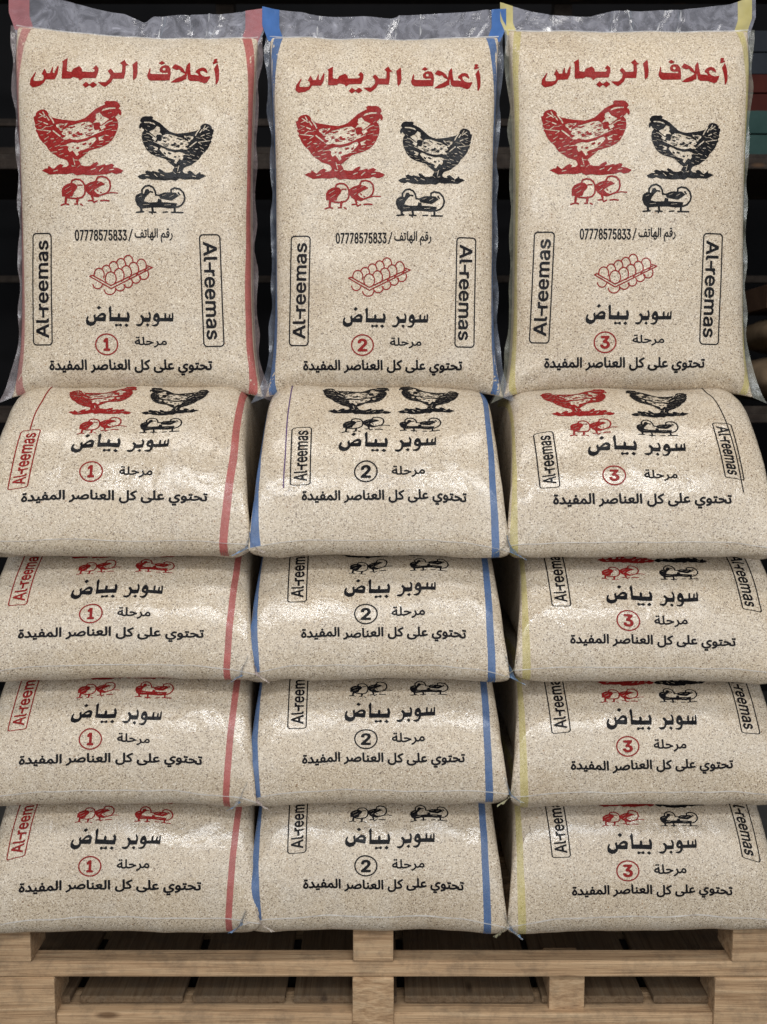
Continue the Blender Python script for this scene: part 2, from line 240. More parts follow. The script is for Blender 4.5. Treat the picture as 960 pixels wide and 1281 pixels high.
# ------------------------------------------------------------------ printed artwork: flat outlines in 1/20 of a print unit, delta coded
PRINTS = {
    'title': '11957,1522 19,0 5,3 3,4 9,39 -4,5 -20,8 -1,5 4,5 36,23 2,7 -6,13 -5,8 -7,5 -78,32 -10,1 -18,-4 -4,-4 -2,-6 4,-45 4,-7 18,-14 3,-6 -1,-5 -13,-18 0,-9 17,-27 7,-8 15,-3;8321,1588 7,-1 2,7 0,252 2,70 2,7 8,4 94,17 8,-1 7,-7 32,-65 7,-9 144,-64 5,2 5,3 54,56 3,10 8,60 2,5 5,4 248,3 12,-6 26,-21 3,-6 2,-26 -2,-4 -4,-4 -40,-20 -2,-6 68,-86 5,-4 6,2 56,62 6,9 2,8 -5,107 -49,148 -4,3 -6,1 -272,7 -22,2 -8,4 -68,53 -7,3 -5,-1 -3,-4 -31,-47 -8,-8 -118,-31 -10,3 -50,33 -10,4 -135,4 -63,0 -9,-2 -5,-9 -7,-43 10,-334 -3,-10 -18,-34 -1,-7 6,-9;9718,1594 6,-1 5,5 42,86 54,45 3,5 -1,4 -5,2 -56,11 -5,3 -2,4 2,173 -28,167 -4,8 -8,2 -245,0 -8,2 -8,8 -32,71 -10,15 -76,68 -58,40 -16,8 -10,-3 -79,-46 -74,-63 -4,-6 1,-3 7,-2 175,-1 8,-5 24,-24 58,-63 5,-12 17,-74 0,-10 -67,-96 -3,-8 4,-8 54,-60 5,-1 5,3 54,54 28,47 6,5 26,1 116,-5 35,-2 7,-2 4,-14 6,-171 -5,-9 -48,-50 -3,-8 6,-7;10633,1602 6,-1 7,3 72,53 4,7 -6,7 -74,44 -9,-3 -66,-34 -8,-7 5,-9;10029,1614 3,1 3,6 11,68 1,123 9,116 -23,141 -7,10 -53,62 -7,3 -5,-6 -16,-50 -5,-202 -22,-165 2,-7 13,-13;11306,1641 3,0 4,5 21,60 1,113 22,159 2,6 3,3 37,3 90,2 50,20 7,1 2,-4 -3,-7 -28,-50 -8,-5 -37,-18 -6,-5 0,-8 13,-42 4,-8 71,-59 77,-26 8,0 9,2 56,19 14,8 43,86 0,8 -5,25 -2,10 -3,5 -7,-2 -43,-35 -60,-32 -10,0 -43,16 -6,5 -1,6 12,60 48,50 10,7 70,20 98,-16 5,0 4,3 4,23 -2,10 -67,129 -5,7 -56,21 -14,3 -157,-57 -155,-2 -47,-3 -3,-5 -2,-11 -2,-5 -30,-21 -4,-6 -15,-127 -2,-16 -3,-6 -4,6 -2,20 -9,126 -2,7 -3,3 -40,3 -64,42 -10,4 -140,35 -108,-5 -14,-3 0,-4 4,-5 115,-90 127,-60 82,-55 6,-5 2,-5 0,-8 -2,-5 -12,-5 -77,-48 -51,-66 -8,0 -39,21 -10,2 -67,-30 -53,-33 -2,-4 2,-6 66,-93 6,-4 7,0 56,24 92,50 62,67 30,67 3,5 3,1 4,-8 24,-159 50,-83;11993,1672 4,0 3,4 16,40 25,120 9,160 -5,122 -3,18 -46,102 -4,5 -4,3 -20,-7 -4,-3 -2,-5 -1,-149 -19,-136 -28,-132 4,-13 70,-122;10718,1722 13,1 68,13 9,3 6,9 43,73 11,128 -17,180 -3,8 -7,3 -57,2 -395,8 -11,-4 -56,-37 -4,-8 -22,-50 -7,-43 30,-99 27,-98 5,-7 7,5 14,30 -10,92 0,8 7,8 37,20 12,1 364,0 9,-2 2,-7 0,-20 -1,-5 -4,-3 -14,-1 -112,9 -54,-27 -6,-4 -4,-7 -13,-60 0,-10 43,-69 5,-6 8,-5;8106,1772 3,1 3,5 10,44 -16,162 -8,22 -55,116 -7,10 -7,1 -27,0 -113,-3 -78,1 -7,7 -43,77 -7,8 -102,62 -8,3 -16,3 -156,24 -13,-9 -73,-67 -1,-10 20,-127 65,-83 56,-81 5,-2 4,3 9,13 2,7 -57,140 1,13 6,32 3,8 9,3 96,7 24,-1 91,-9 9,-4 20,-29 8,-15 1,-8 -15,-70 -6,-6 -34,-19 -2,-3 -1,-6 60,-126 5,-2 5,4 34,50 7,11 15,35 5,7 9,2 60,0 5,-3 3,-6 49,-143 3,-6 3,-1 6,4 8,14 5,14 -3,112 6,6 25,7 7,0 5,-7 25,-73 54,-112;10699,1797 -13,4 -12,8 -7,12 -3,13 3,15 8,12 11,7 15,3 13,-3 12,-8 7,-11 3,-15 -3,-15 -8,-11 -13,-8;8806,2196 5,-1 5,2 73,55 9,4 8,-3 78,-56 8,-3 9,5 75,62 4,5 0,5 -6,7 -90,69 -5,0 -5,-2 -68,-51 -8,-4 -9,4 -73,51 -8,2 -7,-4 -62,-52 -8,-7 -2,-5 2,-5 15,-17',
    'superwhite': '8862,7586 7,3 37,30 10,9 2,4 -47,43 -12,8 -7,-4 -43,-38 -2,-3 6,-9;9143,7588 5,-1 3,4 19,37 -2,221 3,6 121,5 24,-1 4,-10 4,-60 18,-17 16,-10 6,4 22,35 1,13 -5,45 2,6 162,1 4,-5 5,-47 -17,-35 0,-5 28,-45 3,-3 3,-1 35,51 13,72 -21,121 -7,3 -50,0 -210,-7 -183,-3 -35,-3 -2,-5 0,-23 5,-112 0,-50 -18,-117 3,-7;10096,7732 3,-1 4,1 21,37 10,17 3,16 4,72 -20,97 -3,2 -39,5 -117,1 -5,5 -21,42 -38,45 -46,19 -4,0 -29,-7 -36,-12 -19,-29 -1,-3 1,-3 12,-3 75,-5 35,-13 7,-6 15,-35 4,-22 2,-51 -42,-59 -1,-4 1,-3 36,-28 4,-2 6,3 28,28 32,40 104,0 5,-7 10,-45 -23,-62;10673,7746 3,-2 3,5 8,49 -2,104 -7,57 -2,5 -322,1 -4,3 -3,4 -18,54 -36,48 -5,4 -52,16 -62,-16 -16,-20 -2,-6 6,-3 54,-4 12,-3 43,-21 5,-7 10,-30 -1,-5 -4,-3 -45,-12 -36,-25 -3,-5 -7,-43 20,-77 41,-47 33,-11 7,0 34,30 4,6 20,56 3,30 2,2 5,2 100,-2 3,-6 0,-60 11,-40 3,-4 5,-2 25,-4 4,2 2,5 -2,103 6,3 48,-1 4,-7 12,-68 26,-21 5,-2 2,3 2,15 2,32 -7,43 4,4 25,0 5,-1 3,-5 0,-91 7,-10;8937,7754 11,0 51,12 39,46 0,7 -17,125 -3,9 -22,9 -10,1 -190,-7 -5,5 -23,55 -40,35 -16,10 -70,18 -8,-1 -70,-30 -25,-32 -4,-12 -4,-56 18,-72 32,-44 3,-1 4,2 13,18 3,7 -20,61 1,9 46,44 58,6 35,-18 7,-6 5,-53 -17,-69 3,-5 37,-37 5,-2 3,3 10,30 1,11 -2,27 2,3 3,0 35,-17 62,-61;8924,7821 -55,30 -8,5 -2,3 12,4 37,4 53,-8 3,-5 5,-16 0,-6 -5,-3 -30,-8;10269,7871 -8,2 -6,5 -5,6 -1,7 2,8 4,7 14,5 17,-5 6,-7 3,-8 -3,-10 -6,-7 -8,-4;9527,8011 12,8 37,32 4,5 -2,5 -33,31 -11,8 -6,-2 -47,-35 -6,-7 4,-5;10055,8011 6,2 29,29 5,9 -15,23 -18,21 -8,-4 -49,-40 4,-6;9382,8018 14,1 8,3 10,10 5,12 1,14 -3,10 -8,10 -11,6 -12,3 -12,-3 -7,-3 -10,-10 -5,-2 -34,-1 -7,3 -9,9 -8,6 -8,2 -12,0 -8,-2 -7,-5 -11,-13 -1,-10 1,-16 8,-12 12,-8 10,-2 11,1 10,5 13,10 37,1 7,-2 12,-12',
    'slogan': '8385,8881 24,-1 7,2 5,6 4,34 5,126 0,33 -7,30 -12,16 -20,11 -27,5 -18,0 -34,-11 -20,13 -20,3 -24,-7 -36,-22 -16,16 -27,8 -41,-1 -49,-9 -40,9 -60,1 -31,-7 -14,-8 -13,8 -19,6 -36,1 -24,-7 -14,-11 -9,6 -20,9 -18,3 -25,0 -37,-8 -13,-7 -7,-7 -2,-9 2,-8 9,-15 8,-8 6,-2 19,7 21,4 24,-2 12,-6 2,-11 -5,-15 -36,-60 -1,-7 1,-7 5,-5 27,-15 7,2 4,5 24,39 14,26 19,48 5,6 8,2 26,-2 7,-4 6,-13 10,-42 10,-7 25,5 10,7 1,14 -5,21 1,17 25,4 31,-1 -7,-25 0,-20 8,-26 7,-10 17,-18 17,-8 15,-4 12,0 21,7 27,27 11,30 0,19 -8,25 2,2 23,2 9,-2 37,-62 22,-21 24,-8 15,0 11,3 9,5 12,13 37,68 12,4 24,-2 4,-9 0,-15 -7,-166 3,-11;8462,8881 22,-1 8,2 7,7 3,9 5,226 -4,12 -11,6 -21,0 -7,-3 -5,-5 -2,-8 -7,-228 2,-11;9065,8881 24,-1 7,2 5,6 4,23 7,170 6,7 16,2 24,-2 6,-3 6,-13 9,-43 5,-5 7,-2 28,7 5,5 2,8 -6,30 0,10 2,3 24,5 45,-4 1,-4 -24,-20 -6,-10 -4,-13 2,-17 26,-25 16,-8 32,-9 24,0 20,5 13,8 14,16 5,19 0,10 -5,21 -15,27 29,4 29,-2 4,-6 0,-30 -7,-156 3,-10 10,-6 23,0 7,2 5,6 4,23 5,125 0,50 -9,28 -12,14 -10,7 -20,6 -15,2 -40,-1 -25,-6 -33,-12 -34,12 -42,7 -36,-1 -18,-6 -14,-8 -18,10 -25,5 -27,0 -22,-3 -13,-6 -22,-22 -7,-28 -7,-186 3,-11;9535,8881 23,-1 8,2 5,6 2,8 7,228 -3,12 -11,6 -22,0 -6,-3 -6,-5 -4,-15 -5,-221 3,-11;9858,8881 24,-1 7,2 5,6 4,30 4,144 2,12 5,10 5,4 10,2 62,-2 13,-3 4,-6 -2,-10 -11,-17 -66,-60 -2,-14 8,-26 22,-18 17,-10 77,-39 6,-1 11,7 12,27 -3,11 -89,47 42,42 16,23 11,30 0,18 -4,15 -5,8 -14,14 -11,7 -22,7 -25,3 -52,0 -20,-4 -11,25 -8,12 -19,18 -29,16 -18,5 -30,3 -22,-1 -24,-7 -23,-12 -17,-18 -14,-26 -4,-16 0,-19 14,-51 5,-8 7,-2 23,7 9,7 2,10 -8,29 -2,18 9,20 10,7 19,7 34,0 16,-3 13,-7 11,-11 8,-14 3,-17 -6,-215 3,-10;10430,8881 28,-1 9,6 3,8 5,172 2,10 5,9 16,5 25,-1 -8,-17 -3,-14 0,-22 7,-24 15,-20 10,-8 24,-10 20,-4 21,2 19,5 5,5 2,12 -7,27 -6,5 -4,1 -14,-2 -23,0 -7,2 -7,5 -5,9 0,11 12,16 12,7 13,3 20,-5 20,-9 10,0 6,5 8,20 2,9 -3,10 -11,7 -33,11 -60,14 -69,3 -18,-5 -15,-10 -27,12 -30,4 -9,24 -22,21 -29,16 -38,10 -35,3 -25,-1 -33,-9 -23,-12 -23,-25 -7,-15 -3,-17 0,-23 7,-30 8,-22 5,-5 6,-1 10,2 16,7 5,5 3,10 -10,39 0,11 6,14 18,12 36,7 32,-2 18,-3 27,-12 10,-10 -1,-4 -10,-5 -29,-10 -7,-7 -2,-8 2,-10 5,-20 5,-5 7,-2 67,21 22,2 15,-4 2,-32 -7,-156 3,-11;7603,8899 15,1 11,9 22,-11 15,4 11,10 3,7 2,10 -4,13 -10,11 -10,4 -16,-2 -11,-9 -17,10 -6,1 -12,-3 -14,-13 -2,-17 5,-13 9,-9;8075,8912 6,0 13,6 7,8 4,12 0,8 -4,12 -10,10 -12,4 -18,-7 -7,-7 -4,-12 2,-17 4,-5 6,-7;11525,8916 14,3 10,8 12,-8 11,-3 16,4 10,12 2,9 -4,20 -10,10 -10,4 -17,-4 -8,-7 -22,11 -15,-4 -12,-12 -3,-15 6,-16 7,-8;9185,8956 7,-1 13,6 9,11 3,9 0,8 -5,12 -8,9 -13,5 -17,-5 -9,-9 -3,-12 3,-20 9,-9;11205,8956 16,3 10,8 10,-8 11,-4 14,4 12,12 3,10 0,8 -5,13 -7,8 -13,5 -15,-4 -10,-8 -10,8 -10,4 -15,-4 -11,-9 -5,-20 5,-13 10,-10;7615,8962 6,-1 9,3 37,35 21,32 9,28 -1,23 -5,19 -9,15 -11,12 -10,6 -25,8 -25,-2 -24,-9 -18,-19 -9,-24 0,-20 7,-24 13,-23 15,-17 1,-18;10958,8978 13,-1 27,7 8,4 7,10 0,11 -10,20 -5,5 -9,3 -23,-7 -14,2 -20,11 -10,16 7,7 49,21 20,19 4,12 0,14 -4,14 -12,20 -17,17 -18,13 -37,15 -25,6 -30,1 -27,-3 -23,-7 -22,-12 -22,-24 -6,-14 -4,-17 2,-35 14,-42 5,-5 6,-1 26,9 5,5 2,9 -10,37 0,14 5,12 9,9 13,7 17,3 37,0 26,-5 12,-5 15,-10 9,-12 -37,-16 -21,-13 -14,-16 -4,-14 0,-14 3,-16 9,-16 27,-29 27,-15;11558,8984 10,2 7,8 13,48 4,34 -9,33 -15,18 -14,8 -40,8 -40,-1 -28,-11 -25,-26 -47,23 -52,14 -18,1 -45,-1 -23,-8 -8,-6 -10,6 -22,8 -53,2 -16,27 -19,18 -24,14 -50,14 -12,-3 -5,-5 -6,-30 3,-11 8,-4 46,-11 11,-7 0,-2 -28,-8 -12,-6 -14,-14 -7,-20 2,-28 12,-30 19,-21 13,-8 20,-5 12,1 25,12 10,10 9,14 8,30 2,17 2,2 26,0 20,-5 7,-14 9,-42 10,-7 25,5 10,7 2,7 -7,38 4,8 24,3 37,-2 33,-7 24,-8 15,-8 0,-3 -3,-2 -27,-7 -33,0 -14,3 -9,-5 -3,-10 -4,-22 1,-7 5,-5 24,-7 33,0 31,9 57,29 23,4 7,7 3,9 1,18 -4,12 39,2 18,-2 5,-3 2,-7 -5,-32 -13,-35 1,-12 5,-5;8957,8994 17,-1 17,4 15,7 16,14 11,18 4,26 -2,20 -9,21 -22,22 -12,6 -28,10 -33,6 -83,-2 -36,-9 -16,-10 -17,10 -17,6 -28,1 -21,-5 -21,31 -21,19 -17,12 -40,17 -8,-3 -6,-5 -9,-28 1,-9 6,-5 36,-16 18,-13 13,-16 6,-14 2,-12 -2,-18 -19,-44 0,-12 6,-5 23,-12 5,-1 6,3 16,27 19,50 14,6 17,-2 6,-4 7,-13 11,-39 5,-4 9,-3 25,7 5,6 2,6 -6,25 0,13 9,6 30,-36 34,-31 33,-19;8076,9032 -9,7 -5,10 0,9 4,10 12,10 13,-10 5,-9 1,-7 -3,-8 -6,-8 -6,-4;7629,9034 -14,18 -7,20 4,10 12,6 17,-2 6,-4 3,-6 0,-14 -4,-10 -8,-11;9329,9034 -8,1 -4,4 27,24 14,-15 1,-10 -8,-5;8961,9047 -15,3 -17,9 -20,14 -17,19 54,0 16,-4 16,-7 10,-10 -2,-13 -8,-9;8258,9049 -12,10 -6,9 0,4 9,11 12,8 17,4 5,-6 -5,-15 -11,-22 -5,-3;11079,9059 -9,10 -1,15 7,4 23,1 1,-10 -5,-13 -7,-7;7903,9148 13,-1 16,10 19,-10 8,0 10,3 12,14 2,15 -3,12 -11,10 -10,4 -13,-2 -12,-9 -20,11 -8,0 -12,-5 -9,-11 -3,-15 6,-16 8,-8;10850,9221 11,1 15,10 10,-8 10,-4 15,4 9,8 5,9 2,10 -4,13 -12,12 -10,4 -12,-2 -13,-9 -10,7 -12,4 -16,-5 -11,-13 -2,-18 2,-6 9,-11',
    'marhala': '9812,8331 10,-1 12,5 8,12 9,-12 11,-5 12,0 7,4 8,8 2,12 -4,10 -13,8 -13,0 -5,-2 -8,-7 -6,-7 -8,11 -8,4 -15,0 -13,-9 -4,-11 4,-12;9965,8334 29,0 5,3 2,5 6,139 7,15 15,6 35,0 45,-7 44,-14 0,-3 -5,-3 -32,-7 -48,2 -7,-2 -4,-4 -5,-16 2,-10 5,-4 20,-4 47,2 30,8 48,20 25,2 5,3 2,6 2,13 -2,8 -10,6 -14,0 -14,4 -76,28 -21,5 -37,5 -42,0 -13,-4 -18,-10 -17,9 -13,3 -49,2 -18,-4 -15,-6 -17,-16 -21,3 -27,-2 -22,-5 -16,-9 -11,-10 -5,-13 0,-16 9,-17 11,-11 24,-14 22,-8 22,-4 2,-4 1,-13 8,-4 23,0 7,4 4,25 4,68 5,12 6,4 11,2 32,0 11,-4 3,-14 -7,-138 3,-8;10483,8429 21,-1 10,2 22,12 15,17 9,22 0,17 -7,18 -5,7 -9,7 -25,8 -36,-1 -39,-13 -17,11 -18,5 -28,0 -22,-7 -11,16 -13,13 -22,16 -20,10 -29,10 -10,2 -7,-4 -10,-22 2,-7 8,-5 30,-9 20,-10 16,-12 12,-19 0,-18 -2,-6 -21,-36 4,-8 25,-10 6,1 18,26 14,30 6,7 11,4 20,0 7,-3 12,-11 19,-29 17,-17 16,-10;9849,8446 -23,4 -12,5 -11,9 -1,5 4,4 13,4 30,1 4,-2 0,-4 0,-18;10486,8467 -13,9 -9,13 0,5 24,6 24,0 8,-4 1,-10 -9,-13 -10,-6',
    'phone': '8447,5761 12,-1 15,5 11,11 6,10 14,45 5,53 -3,65 -11,43 -11,22 -11,11 -13,5 -12,0 -10,-4 -17,-15 -8,-17 -7,-22 -7,-51 0,-52 3,-31 6,-26 13,-33 13,-13;8915,5761 16,-1 7,2 8,5 11,11 8,13 5,15 3,22 -3,33 -12,28 12,20 5,17 3,23 -1,23 -7,24 -9,15 -15,14 -15,5 -13,0 -12,-4 -18,-14 -9,-16 -5,-15 -4,-23 4,-34 6,-20 10,-15 -8,-17 -5,-18 -2,-26 2,-16 12,-32 10,-11;9385,5761 14,-1 12,4 12,10 12,18 7,26 0,31 -6,22 -9,18 11,17 7,20 2,10 0,33 -7,25 -11,19 -13,12 -15,5 -13,0 -12,-4 -8,-4 -11,-11 -8,-13 -9,-34 0,-22 4,-20 5,-14 10,-19 -10,-25 -4,-18 2,-34 7,-23 8,-14 9,-8;8530,5764 82,-1 8,3 3,8 0,27 -53,200 -7,21 -9,5 -20,-3 -3,-5 1,-7 54,-203 -2,-2 -50,0 -9,-3 -3,-8 0,-22 2,-7;8647,5764 82,-1 7,3 4,8 0,30 -57,212 -4,7 -8,4 -19,-3 -4,-8 56,-207 -3,-2 -50,0 -9,-3 -4,-8 0,-22 3,-7;8765,5764 83,-1 7,3 3,8 0,27 -57,211 -3,11 -9,4 -20,-3 -3,-8 55,-207 -2,-2 -50,0 -9,-3 -3,-8 0,-22 2,-7;9008,5764 68,-1 7,3 4,8 0,22 -4,8 -7,3 -44,0 -2,2 -2,10 0,32 21,-2 12,5 8,6 12,19 11,39 0,43 -9,33 -10,18 -8,9 -7,5 -12,4 -18,-2 -11,-6 -9,-8 -9,-16 -9,-34 0,-8 4,-7 8,-2 17,2 10,29 9,8 4,0 6,-4 8,-14 4,-22 -4,-34 -3,-8 -8,-10 -6,-2 -7,2 -11,10 -9,3 -16,-4 -4,-7 6,-118 4,-10;9117,5764 82,-1 7,3 4,8 0,28 -57,212 -4,9 -8,4 -20,-3 -3,-6 55,-209 -2,-2 -50,0 -9,-3 -4,-8 0,-22 3,-7;9242,5764 69,-1 7,3 4,8 0,22 -4,8 -7,3 -43,0 -5,9 -1,35 12,-3 15,2 9,5 10,11 10,18 9,35 0,40 -11,39 -5,10 -12,14 -18,8 -12,0 -11,-4 -16,-14 -10,-18 -7,-28 0,-10 4,-7 9,-2 16,2 10,29 8,8 6,0 8,-8 4,-7 5,-30 -4,-29 -3,-8 -9,-10 -5,-2 -6,2 -12,10 -8,3 -17,-4 -4,-7 6,-122 3,-7;9470,5764 76,-1 7,3 4,8 0,22 -2,6 -31,67 11,7 9,9 9,14 9,30 1,19 -1,20 -9,30 -7,12 -14,13 -16,7 -15,0 -13,-5 -8,-6 -8,-8 -7,-12 -8,-27 -2,-14 3,-8 8,-3 13,0 9,5 2,16 5,10 7,7 10,1 11,-8 5,-12 2,-14 -4,-28 -7,-12 -8,-5 -22,-3 -4,-8 0,-25 26,-55 2,-8 -41,-1 -8,-4 -2,-7 0,-22 2,-7;9588,5764 76,-1 7,3 4,8 0,18 -4,12 -30,65 16,10 13,19 6,18 4,20 0,25 -7,30 -10,20 -15,14 -16,5 -20,-2 -19,-12 -13,-22 -7,-26 0,-10 5,-9 8,-2 16,2 10,29 7,6 9,3 10,-6 7,-12 2,-10 0,-21 -8,-23 -10,-8 -23,-3 -4,-8 0,-24 29,-64 -40,-1 -9,-4 -2,-7 0,-22 2,-7;8452,5804 -6,6 -4,8 -7,28 -2,82 2,16 7,28 5,9 7,6 9,-6 5,-10 5,-20 4,-30 0,-52 -4,-30 -5,-20 -8,-13;8921,5804 -7,6 -4,8 -2,8 0,20 6,16 10,8 7,-3 5,-8 4,-15 0,-16 -2,-10 -5,-9 -5,-5;9391,5804 -6,4 -5,8 -2,8 0,25 6,14 6,6 4,1 7,-4 5,-8 4,-26 -5,-21 -7,-7;8919,5914 -5,3 -7,12 -4,17 0,12 2,11 7,12 7,5 9,1 8,-6 5,-9 4,-24 -4,-19 -7,-11 -6,-5;9389,5914 -7,5 -7,12 -2,30 2,10 5,8 9,7 7,1 10,-7 5,-9 2,-7 0,-26 -4,-12 -7,-10 -4,-3;9808,5746 8,1 6,5 2,7 -1,9 -78,263 -3,7 -4,4 -6,2 -4,0 -7,-3 -4,-5 -1,-7 1,-7 78,-263 4,-8;10187,5731 17,0 6,8 3,163 4,17 11,4 18,-1 9,-48 10,-23 9,-14 10,-10 7,-5 7,-1 10,3 8,8 7,12 4,14 1,13 -1,21 -9,27 16,4 20,0 8,-3 1,-76 -1,-8 -2,-97 3,-7 5,-2 13,1 5,7 2,11 0,50 4,67 0,48 -2,14 -9,18 -9,9 -18,7 -18,0 1,27 -2,9 -10,16 -14,11 -13,2 -14,-4 -9,-5 -9,-10 -9,-14 -5,-12 -4,-20 -26,0 -8,-2 -14,-9 -10,-15 -5,-34 -2,-120 -1,-8 0,-35;10415,5731 17,0 6,8 4,210 -2,7 -6,4 -13,-1 -6,-8 -5,-210;10664,5734 6,0 11,13 13,-13 7,1 7,7 4,9 -1,11 -6,10 -6,4 -7,0 -11,-12 -10,12 -10,-1 -9,-13 0,-11 4,-9;10049,5761 9,1 7,7 3,10 0,7 -5,10 -11,7 -3,-1 -7,-6 -5,-12 2,-12;10120,5764 8,0 10,12 13,-12 9,2 8,15 0,10 -4,7 -8,8 -4,1 -6,-4 -8,-9 -9,11 -5,2 -5,-2 -9,-11 -2,-12 6,-13;10680,5796 9,-1 9,3 12,13 10,21 5,29 0,30 -4,20 -6,17 -17,20 -20,10 -20,4 -30,0 -17,-10 -10,9 -13,5 -9,-1 -18,-12 -20,-25 -4,18 0,33 13,87 -6,8 -16,4 -6,-9 -5,-30 -7,-50 -2,-37 7,-38 14,-30 11,-16 19,-20 17,-9 8,-2 8,3 9,9 4,7 14,50 7,15 5,2 35,0 19,-5 3,-4 -17,-3 -7,-3 -9,-9 -8,-13 -4,-18 6,-32 8,-18 12,-16;10047,5822 14,0 10,6 12,13 7,13 5,22 0,15 -2,11 -7,19 3,2 35,0 10,-4 3,-21 -12,-56 7,-10 12,-6 6,3 3,7 7,32 3,40 -3,20 -5,10 -16,17 -20,7 -27,0 -40,-10 -13,6 -28,5 -32,4 -41,0 -27,-6 -10,-5 -12,-8 -9,-10 -6,-14 -4,-16 0,-22 3,-24 2,-10 5,-6 14,3 7,9 -3,20 0,24 4,12 9,7 28,7 67,-1 13,-3 2,-2 -9,-26 0,-20 5,-20 13,-22;10681,5834 -5,5 -4,12 0,20 7,4 17,-1 2,-3 0,-7 -5,-23 -5,-7;10777,5846 4,1 5,7 12,42 2,35 -4,21 -10,26 -13,20 -20,20 -22,11 -6,-7 -5,-21 7,-9 12,-6 16,-12 10,-13 5,-12 3,-17 0,-24 -14,-46 5,-7;10296,5859 -7,7 -7,15 -5,20 -1,17 5,0 9,-6 6,-10 4,-14 0,-19 -2,-8;10049,5861 -5,5 -4,10 0,20 6,12 6,5 9,-6 4,-6 2,-7 0,-16 -7,-16 -4,-2;10576,5879 -7,3 -11,10 1,7 13,21 10,6 9,2 4,-7 -9,-35 -4,-7;10282,5952 -6,2 -1,4 7,22 6,5 10,3 10,-2 4,-7 0,-13 -3,-6 -10,-6',
    'brand': '143,1 51,-1 10,3 5,5 130,304 3,12 -6,8 -12,3 -35,0 -15,-4 -6,-7 -28,-70 -4,-4 -7,-2 -121,1 -33,75 -6,7 -11,4 -39,0 -11,-3 -5,-4 -1,-12 129,-305 5,-7;378,1 43,0 9,3 4,8 1,252 6,15 21,0 12,9 8,33 -3,7 -7,4 -31,4 -39,-7 -11,-6 -13,-12 -9,-19 -4,-23 0,-251 4,-12;1548,76 18,-1 28,6 13,7 24,18 31,-20 46,-11 44,7 17,7 15,11 18,22 10,34 0,160 -4,14 -14,5 -33,0 -11,-3 -6,-5 -2,-11 -1,-157 -8,-17 -24,-9 -21,0 -14,5 -10,8 -7,12 -2,160 -6,13 -11,4 -36,0 -10,-3 -5,-6 -2,-167 -9,-17 -12,-6 -12,-3 -20,1 -14,6 -11,8 -8,14 -1,154 -2,12 -6,4 -11,3 -33,0 -14,-5 -4,-14 2,-227 4,-5 8,-3 36,-1 11,3 10,10 23,-11;782,78 34,-1 12,4 5,10 0,31 -4,9 -8,5 -32,-1 -18,4 -15,8 -11,12 -3,15 0,145 -3,9 -5,4 -45,3 -10,-3 -5,-4 -2,-12 0,-94 -3,-5 -17,3 -144,0 -12,-3 -6,-6 -1,-35 7,-12 13,-2 143,0 17,2 3,-5 0,-63 6,-12 11,-4 33,0 10,3 10,8;957,78 32,-1 22,3 43,17 18,15 12,14 11,16 8,24 4,18 0,32 -3,8 -6,6 -177,2 -6,2 4,15 12,17 21,13 22,4 27,-2 13,-5 14,-9 11,-16 7,-3 52,11 4,7 -1,6 -14,26 -26,21 -32,14 -23,5 -30,2 -30,-4 -32,-10 -25,-15 -19,-19 -15,-23 -9,-25 -4,-26 2,-34 8,-30 10,-20 16,-20 21,-17 25,-12;1243,78 48,1 28,8 19,9 31,28 20,40 4,24 0,28 -2,8 -7,6 -176,2 -6,2 2,12 12,19 15,10 17,6 24,2 22,-4 15,-8 15,-19 10,-5 51,12 3,7 0,6 -16,27 -24,20 -32,14 -24,5 -30,2 -30,-4 -31,-10 -25,-15 -20,-20 -15,-22 -7,-20 -6,-27 1,-28 7,-33 14,-29 19,-22 22,-16 25,-11;1953,78 38,-1 43,10 28,18 16,21 8,22 2,18 0,152 -2,9 -5,5 -12,3 -35,0 -8,-3 -10,-9 -44,15 -18,2 -26,-2 -27,-7 -19,-8 -21,-20 -9,-12 -7,-22 1,-27 8,-21 20,-20 20,-10 24,-7 83,-11 16,-5 -1,-16 -7,-10 -15,-8 -18,-2 -22,2 -12,5 -13,8 -13,16 -8,3 -44,-10 -9,-5 -2,-9 6,-13 25,-27 32,-16;2223,78 41,-1 44,12 27,20 12,17 7,16 -2,9 -5,5 -43,8 -10,-3 -18,-22 -17,-7 -35,2 -15,7 -5,7 -1,11 11,10 84,20 28,12 22,19 8,16 4,13 0,17 -12,30 -27,24 -43,16 -44,4 -55,-11 -18,-10 -18,-15 -9,-13 -9,-22 1,-8 5,-5 43,-9 14,5 16,22 25,9 37,-2 13,-7 8,-8 0,-14 -11,-8 -84,-20 -23,-10 -23,-19 -10,-19 -4,-15 0,-13 7,-20 10,-16 30,-22;171,89 -39,99 6,2 70,0 2,-2 0,-6;961,134 -15,5 -17,11 -12,19 1,7 108,1 7,-3 -7,-18 -16,-15 -19,-7;1246,134 -15,6 -16,11 -12,18 2,7 107,1 7,-3 -8,-20 -17,-14 -18,-7;2009,226 -61,8 -19,5 -12,10 -1,19 11,10 19,5 23,0 22,-6 17,-12 8,-14 2,-22 -2,-3',
    'one': '-17,-159 28,-1 13,2 9,6 5,10 0,233 4,5 30,4 10,8 3,10 -1,24 -5,10 -8,6 -15,2 -115,0 -19,-6 -6,-12 -1,-26 6,-12 18,-7 27,-1 4,-7 0,-143 -4,-3 -13,9 -11,3 -10,-1 -8,-5 -6,-13 1,-34 5,-10 42,-44 8,-5',
